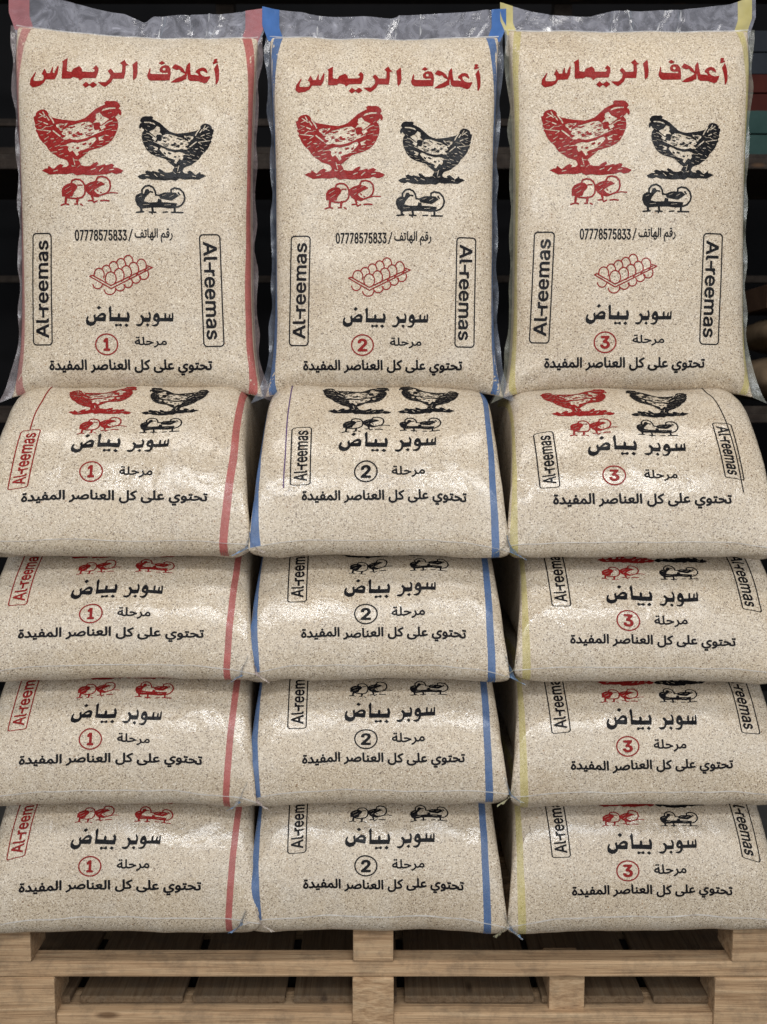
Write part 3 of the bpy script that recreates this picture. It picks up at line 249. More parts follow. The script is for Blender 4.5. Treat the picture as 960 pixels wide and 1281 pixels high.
    'two': '-22,-159 40,-1 24,6 22,8 22,13 12,11 16,27 6,19 0,22 -7,23 -7,15 -27,34 -74,70 -2,4 6,3 90,0 17,5 5,4 3,8 1,26 -4,13 -9,6 -16,3 -194,0 -16,-4 -9,-8 -2,-27 5,-13 134,-126 17,-21 5,-10 2,-19 -6,-15 -13,-10 -20,-4 -18,3 -11,6 -9,12 -6,24 -9,7 -14,3 -31,0 -15,-3 -8,-7 -3,-10 4,-20 8,-20 10,-16 15,-15 16,-10 21,-10',
    'three': '-88,-159 174,-1 15,3 9,8 3,8 0,17 -4,15 -64,71 3,4 33,15 19,15 16,25 9,25 0,26 -10,29 -14,21 -23,18 -24,12 -35,8 -48,-2 -27,-7 -28,-14 -17,-14 -13,-17 -8,-18 -3,-17 4,-12 10,-7 39,-2 16,3 9,6 7,19 6,7 10,7 13,3 25,0 14,-5 12,-12 5,-17 -5,-22 -7,-8 -10,-7 -24,-6 -35,0 -12,-3 -6,-6 -4,-15 0,-18 3,-10 43,-46 8,-12 -7,-3 -73,0 -19,-6 -7,-13 1,-28 6,-12',
    'hen': '9212,2664 14,-1 78,7 97,-7 71,17 7,3 57,55 20,51 0,5 -2,5 -36,45 -3,5 4,4 43,23 23,62 1,13 -15,57 -2,2 -5,2 -22,0 -4,-2 -22,-41 -5,-2 -36,45 -44,34 -4,5 60,75 18,123 -24,123 -54,124 -77,128 -112,100 -139,64 -185,53 -114,35 -101,99 -100,76 -51,41 -7,6 -1,4 40,49 28,75 90,23 126,0 77,-62 77,-37 21,-8 3,2 12,18 13,20 1,6 -7,10 -39,44 -1,6 23,-4 97,-19 71,-24 7,1 42,21 7,1 114,-39 9,-1 66,40 -1,6 -36,39 -1,3 2,3 118,12 129,59 6,5 -2,5 -58,56 -120,29 -12,-2 -86,-37 -7,-1 -128,42 -155,10 -154,14 -143,0 -120,-17 -147,24 -11,-5 -87,-54 -6,-2 -146,29 -23,0 -173,-12 -207,12 -25,-1 -98,-53 -108,-49 0,-3 4,-4 90,-44 57,-1 5,-2 5,-9 19,-49 3,-4 5,2 46,39 66,44 6,3 10,-6 90,-79 75,-35 17,6 55,27 1,5 -29,39 -1,5 14,0 92,-10 50,-37 2,-7 0,-41 -35,-60 -6,-7 -80,-34 -128,-39 -75,-62 -103,-58 0,-4 8,-2 128,-9 7,-6 -2,-8 -5,-3 -7,-1 -148,11 -6,-1 -61,-71 -49,-85 -89,-77 -75,-88 -43,-73 -19,-63 -54,-72 0,-7 24,-28 3,-9 -53,-71 0,-5 15,-28 2,-7 -20,-52 -17,-60 -16,-71 5,-5 53,-24 2,-8 6,-50 4,-7 47,-46 76,-26 85,-7 70,41 9,8 44,62 -1,3 -8,7 -4,5 -1,10 3,7 95,138 35,68 5,5 5,2 10,0 7,-5 4,-8 -2,-10 -37,-76 -56,-80 -6,-10 1,-3 5,3 49,40 100,26 127,25 174,25 174,17 120,-29 105,-40 77,-63 184,-161 112,-60 108,-50 3,-6 -19,-35 -1,-7;9272,2821 -133,36 -5,5 -32,47 -1,7 5,0 60,-22 120,-33 140,-9 12,-3 2,-5 -4,-10 -5,-11 -5,-3;7642,2900 -4,3 -4,5 0,10 38,64 3,9 -9,-1 -14,4 -4,0 -77,-53 -7,-3 -6,1 -5,3 -3,6 0,4 4,7 58,41 5,6 -6,4 -82,32 -5,7 0,5 4,4 4,2 6,-1 101,-38 7,3 60,41 10,1 6,-4 3,-8 -4,-8 -48,-35 0,-3 6,-11 13,18 6,1 6,0 7,-5 0,-10 -54,-93 -8,-7;9329,2937 -63,12 -7,3 -2,6 4,4 7,1 66,-12 7,-3 1,-7 -4,-4;9046,2947 -75,37 -7,5 0,5 5,32 -18,48 3,5 28,29 2,6 -47,37 -34,50 -3,7 2,1 6,-1 58,-21 82,0 4,5 31,56 6,4 42,-30 67,-52 75,-64 3,-5 -4,-5 -66,-33 -75,-26 -42,-53 -35,-34 -3,-3;7734,3012 -6,4 -4,6 0,6 4,8 66,92 8,5 10,-2 5,-5 1,-5 -4,-12 -65,-91 -7,-5;9402,3024 -60,42 -2,3 0,5 4,3 5,-2 59,-41 2,-3 0,-5 -2,-2;9094,3066 4,-1 3,4 3,25 -2,4 -8,0 -38,-10 4,-6;7522,3117 -4,4 -1,5 2,5 5,3 97,29 7,-1 5,-4 -1,-7 -6,-5 -90,-27;9351,3131 -82,21 -120,83 -8,7 -7,10 -70,19 -9,15 1,6 42,71 3,2 5,-1 96,-63 -1,-7 -29,-36 -1,-6 2,-3 106,-74 82,-22 5,-6 0,-9 -7,-7;7671,3161 -7,5 -4,8 2,8 7,7 93,40 10,0 8,-7 1,-13 -7,-7 -86,-38 -10,-4;7589,3167 -130,54 -6,5 0,5 5,2 8,-2 125,-52 5,-3 1,-5 -3,-4;9371,3169 -5,3 -1,4 3,3 4,1 104,2 6,-2 3,-4 -3,-5 -4,-1;8791,3171 -140,11 -153,44 -77,25 -119,24 -13,7 -4,4 1,2 16,1 10,5 39,-2 13,7 85,-28 5,2 20,17 2,4 -3,4 -121,43 -4,-2 -20,-22 -52,3 -7,-4 -7,-10 -6,-1 -7,6 2,11 -5,8 -42,17 -63,20 -5,-1 -5,-5 -2,-5 31,-55 -2,-1 -6,1 -13,11 -48,18 -5,-2 -4,-4 -2,-6 1,-7 5,-6 15,-9 -32,5 -5,-2 -4,-7 2,-6 16,-8 8,-10 45,-12 6,-4 -6,-2 -69,1 -6,-3 1,-7 7,-3 75,-1 6,4 -1,10 4,0 66,-21 8,-1 -1,5 -41,42 -2,10 1,2 3,0 67,-38 26,-46 1,-6 -8,1 -92,25 -70,-15 -10,0 -108,27 -5,2 -1,3 26,58 61,39 29,48 6,2 28,-1 12,3 20,-2 6,3 -2,5 -40,51 -1,4 4,5 33,32 65,11 4,2 -1,3 -15,15 4,10 -2,7 -7,3 -18,1 -5,2 -38,33 -2,4 3,5 32,19 12,2 78,-5 52,-24 73,24 92,12 18,0 93,-13 107,-27 189,-71 43,-26 15,-3 20,-8 175,-77 8,-6 2,-5 -2,-7 -5,-4 -6,-1 -112,48 -3,-1 0,-3 19,-44 -2,-5 -96,15 -15,0 -3,-3 -6,-19 -23,-26 6,-30 -11,-42 2,-5 11,-5 0,-3 -4,-2 -65,32 0,2 6,0 36,-8 8,3 3,6 -4,7 -37,10 -6,3 4,2 32,3 3,5 -4,5 -19,1 -79,-6 -3,-5 3,-6 27,0 5,-2 1,-12 -10,-8 -61,20 -32,14 -8,-1 -5,-6 2,-5 3,-4 47,-21 70,-26 6,1 8,5 6,0 41,-21 1,-3 -3,-3 -23,-15 -62,-35;8695,3202 6,1 8,11 1,5 -2,3 -89,49 -5,2 -3,-2 -9,-17 2,-6;9412,3236 -128,14 -8,4 -2,5 4,5 6,1 132,-15 8,-4 2,-5 -5,-5;7579,3242 -40,2 -5,4 -1,4 3,5 5,1 70,-2 5,-3 1,-4 0,-3 -4,-4;7838,3244 -4,3 0,4 2,3 5,2 68,1 5,-2 2,-4 -2,-5 -5,-2;7722,3259 -101,65 -5,5 -1,10 -2,2 -99,-14 -6,1 -4,3 -2,5 0,6 6,5 10,3 304,46 0,3 -3,3 -67,42 -3,5 1,7 4,4 7,0 87,-54 12,-15 1,-5 -4,-7 -11,-4 -204,-29 -10,-2 -1,-3 98,-64 3,0 6,5 4,1 90,-1 29,-3 3,-1 2,-6 -4,-4 -6,-1 -117,3 -3,-2 -5,-8;8158,3267 -12,4 -2,7 5,1 13,-6 2,-4;8725,3322 26,0 7,2 3,4 0,6 -2,5 -5,4 -65,4 -8,-3 -3,-5 0,-8 6,-5;9344,3326 -140,36 -6,4 -1,5 4,3 5,0 140,-36 5,-3 2,-4 -2,-4;8879,3348 7,0 4,4 1,7 -3,5 -27,8 -3,3 -2,8 -4,5 -44,20 -6,-1 -5,-3 -2,-5 1,-10 -11,-10 -16,-1 -5,-6 3,-6 9,-4 86,-11;8224,3361 58,1 7,3 3,6 -3,4 -5,2 -56,-2 -6,-2 -3,-4 1,-5;7906,3364 -7,5 -4,9 1,6 5,9 127,99 42,36 8,2 43,-1 1,-3 -3,-4 -58,-48 -132,-103 -10,-7;9449,3367 -111,1 -6,3 -3,5 3,6 7,1 20,-1 103,0 8,-4 1,-4 -2,-4 -7,-3;8366,3396 5,0 3,2 1,4 -2,4 -17,11 -20,5 -11,7 6,2 43,1 7,1 5,5 2,4 -8,19 -6,2 -30,1 -38,12 -8,-2 -4,-5 0,-5 4,-5 11,-7 -1,-14 -12,-9 -22,1 -5,-6 2,-6 7,-4 78,-14;8533,3399 5,-1 3,2 40,49 58,-7 2,4 -3,25 4,2 24,-4 6,5 -3,7 -7,3 -26,7 -3,3 -4,9 -5,2 -42,-2 -38,-5 -40,6 -2,2 -2,8 -9,7 1,3 66,0 4,4 1,6 -3,4 -8,1 -71,3 -5,-2 -5,-6 -3,-1 -40,20 -6,-2 -9,-10 -11,0 -5,-3 -3,-7 3,-13 -18,-26 -1,-4 4,-4 50,-24 9,0 31,26 7,3 48,-7 1,-1 -1,-3 -15,-14 -4,-1 -32,8 -7,-3 -2,-9 2,-5 3,-3 17,-6 3,-12;8730,3428 11,-1 5,4 1,8 -5,6 -41,7 -6,-1 -4,-3 0,-9 5,-5;8920,3428 5,1 3,5 -2,6 -5,3 -63,18 -6,-1 -6,-5 -4,-1 -58,20 -5,0 -7,-3 -3,2 -13,29 2,4 4,1 6,-1 4,-8 4,-3 62,-11 21,-9 5,1 5,3 2,7 -3,5 -37,18 -5,9 -8,3 -27,5 -10,-3 -56,-2 -4,-3 -1,-4 4,-6 22,-2 4,-2 -6,-5 -33,-18 -5,-5 5,-4 68,-14 67,-24 8,0 7,7 5,1;8220,3446 8,-1 5,4 0,5 -5,4 -49,5 -5,-2 -2,-3 2,-6 4,-1;7591,3467 -5,4 -1,5 3,4 4,2 64,1 6,-2 3,-5 -2,-5 -5,-3;9181,3489 -6,5 0,5 4,5 9,2 76,6 8,-2 4,-6 -4,-7 -10,-3 -66,-6;9159,3499 -137,51 0,6 24,72 5,2 15,-2 83,-8 15,-3 -3,-6 -60,-43 -4,-4 5,-4 36,-9 4,-3 24,-46 -2,-4;7801,3509 -13,7 -91,56 -6,8 1,8 6,3 6,-2 99,-61 5,-6 2,-4 -2,-6;9374,3524 -53,38 -3,6 1,5 5,3 5,-1 50,-37 3,-4 0,-5 -3,-4;8934,3547 -85,24 -101,62 -122,24 -100,30 -128,-16 -99,25 -71,37 -132,21 -7,4 -1,6 4,5 9,1 140,-21 53,23 4,4 1,3 -16,59 39,63 4,2 4,-1 64,-32 7,0 95,129 3,3 3,1 51,-35 0,-6 -25,-51 0,-7 70,-35 101,-26 69,-34 16,3 124,-10 14,-2 6,-2 1,-4 -1,-3 -9,-3 -115,10 -16,1 -3,-3 23,-24 46,-16 2,-8 -7,-6 -1,-3 54,-42 76,-95 -1,-6 -31,-46 -5,-4;8136,3549 -24,5 -3,2 0,3 13,11 14,1 8,-7 3,-8 -3,-7;8038,3551 -35,18 -3,5 2,5 6,2 9,-5 7,-12 15,-8 2,-4;7859,3564 -7,4 -2,8 4,8 8,4 69,2 7,-3 3,-6 -1,-10 -8,-6 -31,-2;7764,3621 -85,45 -3,5 0,7 5,2 8,-2 82,-44 3,-5 0,-5 -3,-3;8181,3627 -67,34 -4,5 0,5 4,3 5,-1 67,-34 4,-5 0,-5 -4,-3;7978,3629 -60,29 -5,4 1,7 4,2 6,-1 58,-28 5,-4 0,-6 -3,-3;9299,3631 -100,24 -6,4 -1,5 4,5 5,0 100,-24 6,-4 1,-5 -4,-5;9134,3657 -72,22 -6,5 0,5 3,3 7,1 72,-22 5,-3 1,-6 -3,-4;8845,3669 4,-1 3,2 13,24 0,7 -46,47 -7,4 -3,-3 -18,-30 -1,-7 4,-4;8719,3672 3,0 4,2 14,32 0,6 -6,4 -70,30 -6,-3 -29,-27 0,-4 3,-3;8081,3722 -120,39 -6,5 -1,6 7,6 8,0 120,-39 6,-5 0,-8 -6,-4;8984,3738 -3,4 0,4 3,4 5,2 123,10 5,-1 2,-3 -1,-7 -7,-3 -109,-10;8422,3772 5,0 1,6 -9,43 -3,5 -5,-3 -29,-29 -3,-5 3,-4;7871,3779 -50,29 -4,6 2,5 5,3 5,-1 50,-29 3,-4 0,-6 -4,-4;8543,3784 6,1 3,4 13,30 -1,6 -58,16 -7,-1 -21,-34 0,-5 6,-3;8158,3817 -109,24 -6,5 -1,6 4,5 8,1 108,-24 8,-5 0,-7 -4,-4;8742,3906 -90,26 -5,4 -1,5 5,3 7,0 90,-26 5,-4 1,-5 -5,-3;8169,3927 -91,33 -7,4 -1,5 4,4 7,0 91,-33 7,-4 1,-5 -4,-4;8281,3984 -67,14 -6,4 0,7 3,5 7,2 68,-14 6,-4 0,-7 -4,-6;8411,4041 -5,3 -2,5 3,19 38,138 4,6 9,2 5,-5 2,-7 -25,-93 2,-2 10,0 62,5 7,-3 2,-7 -5,-6 -10,-2 -72,-7 -4,-5 -10,-34 -4,-6;8372,4217 -5,5 2,9 20,11 3,4 -16,6 -1,6 4,3 37,-4 12,1 16,-4 24,-3 7,-5 -1,-5 -5,-2 -38,3 -49,-23;8579,4221 -66,48 -3,5 2,5 4,2 5,-2 66,-48 3,-5 -2,-5 -4,-2;9134,4277 -12,8 -79,69 -4,8 3,8 7,3 9,-2 86,-74 4,-6 -1,-9 -5,-4;8948,4289 -100,37 -8,8 1,8 5,6 10,-1 98,-37 6,-6 1,-6 -5,-7;9398,4309 -99,17 -7,5 -3,8 5,8 10,1 98,-17 7,-5 2,-8 -5,-7;8018,4329 -94,23 -7,6 -1,7 5,6 10,0 95,-23 8,-7 0,-7 -6,-5',
    'chicks_line': '9140,4472 19,0 113,29 14,12 51,55 21,24 18,136 -31,104 -33,36 -2,4 8,1 51,-11 19,0 138,12 8,4 4,6 -1,8 -5,7 -11,3 -130,-12 -22,1 -128,27 -105,39 -17,3 -70,33 -114,-17 -2,5 16,31 3,10 -2,12 -9,14 0,3 17,34 6,1 57,-29 8,0 5,2 7,7 2,6 -1,10 -10,11 -73,38 -11,2 -7,-2 -7,-7 -18,-36 -5,-4 -90,9 -15,0 -9,-7 -3,-8 0,-7 5,-9 7,-4 93,-12 4,-2 0,-3 -29,-59 -1,-10 5,-13 -1,-3 -76,-49 -37,-55 -5,-5 -4,5 -10,69 -63,76 -8,8 -6,3 -82,24 -7,4 -11,73 -4,7 -11,13 12,10 3,9 -1,10 -9,9 -9,1 -77,0 -8,-3 -7,-9 1,-14 10,-9 6,-1 42,0 6,-3 -11,-13 -4,-10 0,-15 6,-43 -2,-7 -17,-3 -92,-3 -104,-21 -4,1 -2,4 -11,85 -7,18 4,5 51,17 9,5 4,5 1,8 -1,7 -4,7 -9,5 -7,0 -73,-22 -105,34 -13,0 -9,-7 -3,-7 0,-7 3,-8 6,-5 98,-35 0,-3 -7,-15 -1,-10 13,-97 3,-11 8,-12 -3,-4 -17,-3 -54,-1 -6,-1 -1,-3 -4,-115 0,-45 1,-6 50,-74 6,-7 85,-48 72,-18 6,-3 27,-66 5,-8 5,-5 97,-31 108,12 85,62 41,82 4,4 100,-62 140,-40 2,-4 1,-10 3,-8 35,-70 9,-10 10,-3;9144,4516 -79,16 -4,6 -27,54 -1,6 5,3 111,22 37,33 18,1 7,4 7,10 0,8 -2,5 -5,6 -9,4 -81,28 -19,9 -74,44 -69,46 -4,5 3,5 31,32 37,35 78,26 14,-7 118,-43 19,-8 50,-52 27,-90 -14,-108 -2,-7 -9,-11 -56,-58 -97,-24;8514,4582 -72,24 -6,13 -10,27 5,4 53,10 7,4 62,58 2,7 -4,10 -25,62 -62,63 -38,103 -5,3 -60,5 -7,3 -1,1 2,2 51,11 100,5 16,-1 12,-10 10,-4 14,0 13,7 7,0 73,-21 53,-64 11,-75 0,-23 -5,-78 -4,-16 -34,-70 -11,-10 -57,-41;9096,4621 -71,35 -4,5 1,5 4,2 5,-2 70,-35 3,-3 0,-6 -3,-2;8921,4671 -95,47 -5,4 0,6 5,2 6,-2 92,-46 4,-3 1,-5 -2,-3;8559,4684 105,0 12,7 2,5 0,8 -5,8 -11,5 -101,-1 -11,-5 -3,-10 2,-10;8371,4721 -133,72 -5,5 0,4 6,3 12,-5 125,-69 3,-3 0,-6 -3,-2;8924,4782 -8,5 -67,56 -3,5 0,4 5,3 5,-2 69,-57 5,-8 -2,-5;9019,4798 9,-1 6,2 27,27 4,6 1,7 -2,7 -5,5 -8,2 -10,-2 -27,-27 -4,-6 -1,-7 3,-9;8396,4821 -120,71 -5,6 0,4 5,3 6,-2 117,-70 4,-4 1,-5 -2,-3;9109,4859 19,2 10,5 4,5 1,5 0,6 -4,6 -7,5 -10,0 -13,-2 -8,-5 -4,-7 0,-10 4,-5;9205,5044 11,-1 102,14 6,3 5,6 2,6 0,7 -7,11 -10,3 -12,0 -90,-11 -90,11 -16,0 -8,-7 -4,-10 2,-10 8,-8 10,-3;8609,5134 12,2 57,30 8,10 0,6 -2,6 -8,7 -10,1 -62,-32 -7,-8 0,-10 4,-7',
    'chicks_solid': '10243,4679 9,0 10,3 94,47 8,6 10,14 46,82 15,77 6,4 45,10 12,-3 128,-50 138,-1 3,-7 0,-65 3,-8 12,-9 86,-37 16,0 117,24 11,4 95,96 37,123 2,15 -27,105 -78,93 -7,5 -10,4 -92,34 -10,1 -13,-5 -5,4 -2,7 0,77 2,3 5,1 165,3 10,3 8,9 1,10 -3,8 -8,6 -8,1 -83,0 -15,-1 -77,0 -13,-2 -78,0 -10,-1 -10,-6 -6,-9 0,-10 7,-9 9,-3 43,0 7,-3 0,-73 -2,-6 -20,0 -77,7 -200,-25 -195,1 -2,6 11,63 1,19 4,2 13,2 28,0 10,2 10,9 2,12 -5,10 -10,5 -82,-2 -2,1 1,4 8,12 2,6 -2,8 -7,6 -8,0 -7,-5 -16,-21 -7,-12 -50,-4 -9,-5 -5,-9 0,-8 2,-6 5,-6 7,-3 16,-1 44,3 4,-2 1,-5 -13,-76 -4,-6 -210,22 -2,7 11,48 5,3 21,0 7,5 4,7 1,7 -1,7 -5,6 -6,4 -10,2 -157,13 -18,0 -8,-3 -6,-8 -1,-8 3,-10 7,-6 12,-3 88,-7 3,-2 1,-4 -11,-54 0,-22 -61,-50 -8,-8 -49,-126 0,-6 19,-98 6,-7 92,-58 8,-1 19,3 4,-3 1,-81 3,-10 7,-10 76,-79 13,-5;10241,4724 -80,17 -61,63 -3,8 1,79 4,3 16,3 4,0 3,-3 31,-85 6,-14 7,-3 52,-10 8,4 39,54 3,0 10,-8 10,0 50,12 7,3 6,7 3,7 -1,7 -8,10 -10,4 -60,-14 -13,10 -46,42 -68,81 -27,71 1,6 3,2 123,28 193,-5 5,-2 2,-5 21,-72 4,-4 3,0 75,24 3,7 0,47 2,4 5,2 218,13 146,14 2,1 1,6 -14,60 1,4 3,1 90,-34 10,-9 59,-71 22,-88 -32,-110 -7,-10 -74,-73 -111,-22 -59,24 -10,6 -1,46 3,7 90,5 58,54 18,18 1,5 -6,6 -166,108 -12,3 -142,-23 -128,-25 -7,-6 -14,-42 -6,-8 -59,-13 -16,7 -8,0 -6,-2 -9,-8 -3,-9 -17,-95 -43,-75 -7,-5 -77,-39;10956,4858 12,-1 7,4 40,53 3,7 0,8 -3,7 -6,5 -11,2 -9,-4 -41,-51 -4,-9 0,-8 5,-9;10672,4907 -96,36 -5,5 0,4 3,3 8,-2 90,-33 6,-3 2,-5 -2,-4;10846,4921 -95,47 -5,4 0,6 5,2 7,-2 91,-46 4,-3 1,-5 -2,-3;10069,4946 -68,22 -5,4 0,5 3,3 7,-1 68,-22 5,-5 0,-4 -3,-3;10231,5146 -119,9 -13,2 -4,5 3,5 6,1 144,-12 6,-4 0,-3 -2,-3;10766,5157 -138,12 -6,2 -1,5 3,4 15,0 123,-10 14,-2 3,-4 0,-3 -3,-3;10678,5322 30,0 8,4 5,8 0,7 -5,8 -8,5 -119,8 -11,-4 -6,-9 0,-8 2,-5 10,-7',
    'eggs': '9668,6366 31,-1 17,4 26,11 19,13 24,28 18,33 10,37 4,41 31,7 23,10 10,7 3,0 20,-40 18,-24 29,-22 21,-10 30,-5 29,4 27,10 23,17 17,18 20,32 14,35 6,33 1,25 2,1 8,-11 10,-2 117,40 10,5 4,6 0,10 -6,7 -1032,501 -11,0 -192,-108 -19,48 -17,23 -19,17 -33,19 -27,7 -43,-2 -27,-9 -18,-10 -19,-15 -27,-35 -10,-23 -5,-32 7,-9 10,0 8,4 15,45 24,31 30,19 30,7 19,0 16,-3 20,-9 17,-11 22,-26 16,-38 8,-8 -8,-8 -307,-172 -5,-9 0,-7 7,-8 70,-29 5,0 27,13 2,-42 12,-44 17,-30 24,-27 31,-21 42,-12 24,0 18,3 35,14 14,-27 15,-20 26,-23 30,-15 23,-6 19,0 23,6 28,12 8,-22 19,-32 23,-25 17,-12 26,-11 19,-4 18,0 25,5 32,16 13,-29 13,-18 20,-21 19,-12 37,-13 31,0 20,6 27,13 14,-29 29,-35 32,-19;9676,6394 -20,5 -27,16 -24,27 -15,37 16,23 17,39 7,31 2,39 24,3 36,14 22,-37 18,-22 24,-19 30,-13 1,-31 -11,-40 -22,-38 -14,-14 -22,-14 -26,-7;9491,6467 -25,9 -17,11 -12,12 -20,32 -8,23 16,24 18,43 8,58 25,3 36,15 16,-25 23,-27 21,-16 29,-13 2,-14 -1,-23 -11,-41 -22,-38 -26,-22 -15,-8 -16,-3;9996,6485 -15,4 -19,8 -19,15 -18,24 -17,42 23,38 14,36 7,46 0,26 -5,30 2,3 150,-69 4,-4 5,-22 0,-61 -5,-25 -8,-22 -15,-26 -19,-21 -19,-13 -28,-9;9308,6540 -30,12 -26,24 -20,33 -8,30 19,27 12,25 10,40 3,28 31,12 23,12 23,-44 19,-22 25,-20 30,-14 1,-27 -10,-44 -10,-21 -14,-19 -25,-22 -15,-6 -14,-4;9804,6564 -15,3 -18,8 -18,14 -18,22 -17,35 32,45 13,33 9,47 0,33 -6,35 2,2 142,-65 6,-17 6,-27 0,-48 -6,-25 -12,-31 -13,-22 -19,-21 -20,-13 -26,-9;9126,6629 -25,8 -20,15 -21,26 -13,30 33,51 10,29 5,31 -2,47 -7,26 -10,24 -5,5 -10,2 -7,-4 -4,-7 0,-10 10,-21 5,-23 2,-20 -2,-26 -10,-38 -22,-35 -15,-16 -20,-13 -29,-8 -28,0 -27,8 -19,12 -23,25 -15,27 -7,22 -5,33 2,29 4,11 253,139 2,-2 -9,-28 -4,-24 0,-43 7,-35 14,-34 17,-27 17,-19 28,-21 32,-13 30,-6 -1,-18 -9,-36 -21,-38 -19,-18 -20,-12 -19,-6;10141,6636 -3,33 31,-11 10,7 2,11 -9,10 -45,22 -11,25 119,-57 -9,-6 -72,-24;9629,6641 -18,3 -17,6 -22,15 -20,23 -15,28 13,15 20,33 11,28 6,26 3,48 -3,28 -9,30 3,4 147,-68 3,-6 9,-32 3,-28 -1,-33 -9,-35 -13,-28 -10,-16 -19,-19 -19,-12 -24,-9;9444,6709 -30,8 -26,17 -21,25 -12,22 -8,23 21,34 10,21 12,43 2,44 -4,28 -16,49 164,-75 15,-32 7,-25 2,-60 -9,-35 -16,-35 -27,-30 -17,-12 -23,-9;10078,6730 -142,65 -22,36 135,-64 27,-27 5,-9;10155,6751 9,-1 7,3 10,21 11,42 0,25 -6,28 -13,33 -13,20 -22,23 -26,16 -23,9 -21,3 -37,-2 -25,-8 -15,-8 -11,27 -17,29 -28,28 -27,16 -27,7 -30,0 -23,-6 -32,-15 -13,47 -15,27 -16,18 -17,15 -26,13 -27,7 -30,0 -13,-2 -38,-16 -23,43 -26,25 -38,22 -28,7 -32,0 -30,-7 -33,-17 -20,-16 -12,37 -13,24 -18,21 -24,19 -26,13 -39,11 -47,0 -33,-9 -21,-10 -24,-15 -18,-18 -21,-31 -8,-20 -5,-30 6,-11 10,-3 11,9 8,32 17,30 18,19 17,11 25,12 24,5 46,-1 27,-9 18,-10 18,-14 14,-16 12,-21 7,-21 2,-23 6,-12 -6,-14 0,-8 4,-7 6,-4 9,1 5,4 26,39 36,23 34,8 40,-5 19,-8 17,-13 23,-26 10,-20 5,-18 -14,-19 -14,-27 3,-10 10,-7 10,2 7,7 13,-9 11,4 5,10 0,37 19,14 22,8 13,2 13,0 24,-5 22,-13 22,-21 14,-25 7,-20 4,-20 0,-22 -13,-22 -12,-30 2,-6 7,-7 10,-1 7,4 11,24 11,6 4,18 24,20 21,10 32,3 28,-7 22,-14 21,-22 13,-22 8,-34 -21,-30 -12,-26 2,-10 7,-8 12,1 10,8 10,-6 11,3 6,10 5,25 1,20 24,15 21,7 35,0 27,-9 20,-12 22,-26 15,-34 4,-18 0,-30 -4,-18 -11,-30 2,-10;9234,6787 -20,3 -23,10 -19,13 -20,22 -15,26 -10,27 -5,30 0,28 3,25 10,31 18,32 89,49 57,-25 23,-14 16,-22 13,-26 9,-28 3,-34 -1,-25 -7,-30 -14,-30 -13,-18 -20,-21 -20,-13 -26,-9;9878,6822 -126,58 -32,46 141,-67 3,-17 19,-20;8782,6867 -24,11 4,5 486,273 437,-212 3,-3 -6,-9 0,-10 9,-11 -12,3 -122,57 -33,34 -8,5 -10,-2 -10,-9 -167,77 -13,10 -12,1 -63,28 -395,-216 -15,-1 -10,-13 -33,-18',
}

UNIT = .05
def outlines(key):
    res = []
    for part in PRINTS[key].split(';'):
        x = y = 0; pts = []
        for tok in part.split():
            a, b = tok.split(','); x += int(a); y += int(b); pts.append((x * UNIT, y * UNIT))
        res.append(pts)
    return res
def rrect(x0, y0, x1, y1, r, n=5):
    P = []
    for cx, cy, a0 in ((x1 - r, y1 - r, 0), (x0 + r, y1 - r, 90), (x0 + r, y0 + r, 180), (x1 - r, y0 + r, 270)):
        for i in range(n + 1):
            a = R(a0 + 90 * i / n); P.append((cx + r * math.cos(a), cy + r * math.sin(a)))
    return P
def dense(pts, step):
    out = []
    for (xa, ya), (xb, yb) in zip(pts, pts[1:] + pts[:1]):
        k = max(1, int(math.hypot(xb - xa, yb - ya) / step))
        out += [(xa + (xb - xa) * i / k, ya + (yb - ya) * i / k) for i in range(k)]
    return out
def ell(cx, cy, rx, ry, n=40): return [(cx + rx * math.cos(2 * math.pi * i / n), cy + ry * math.sin(2 * math.pi * i / n)) for i in range(n)]

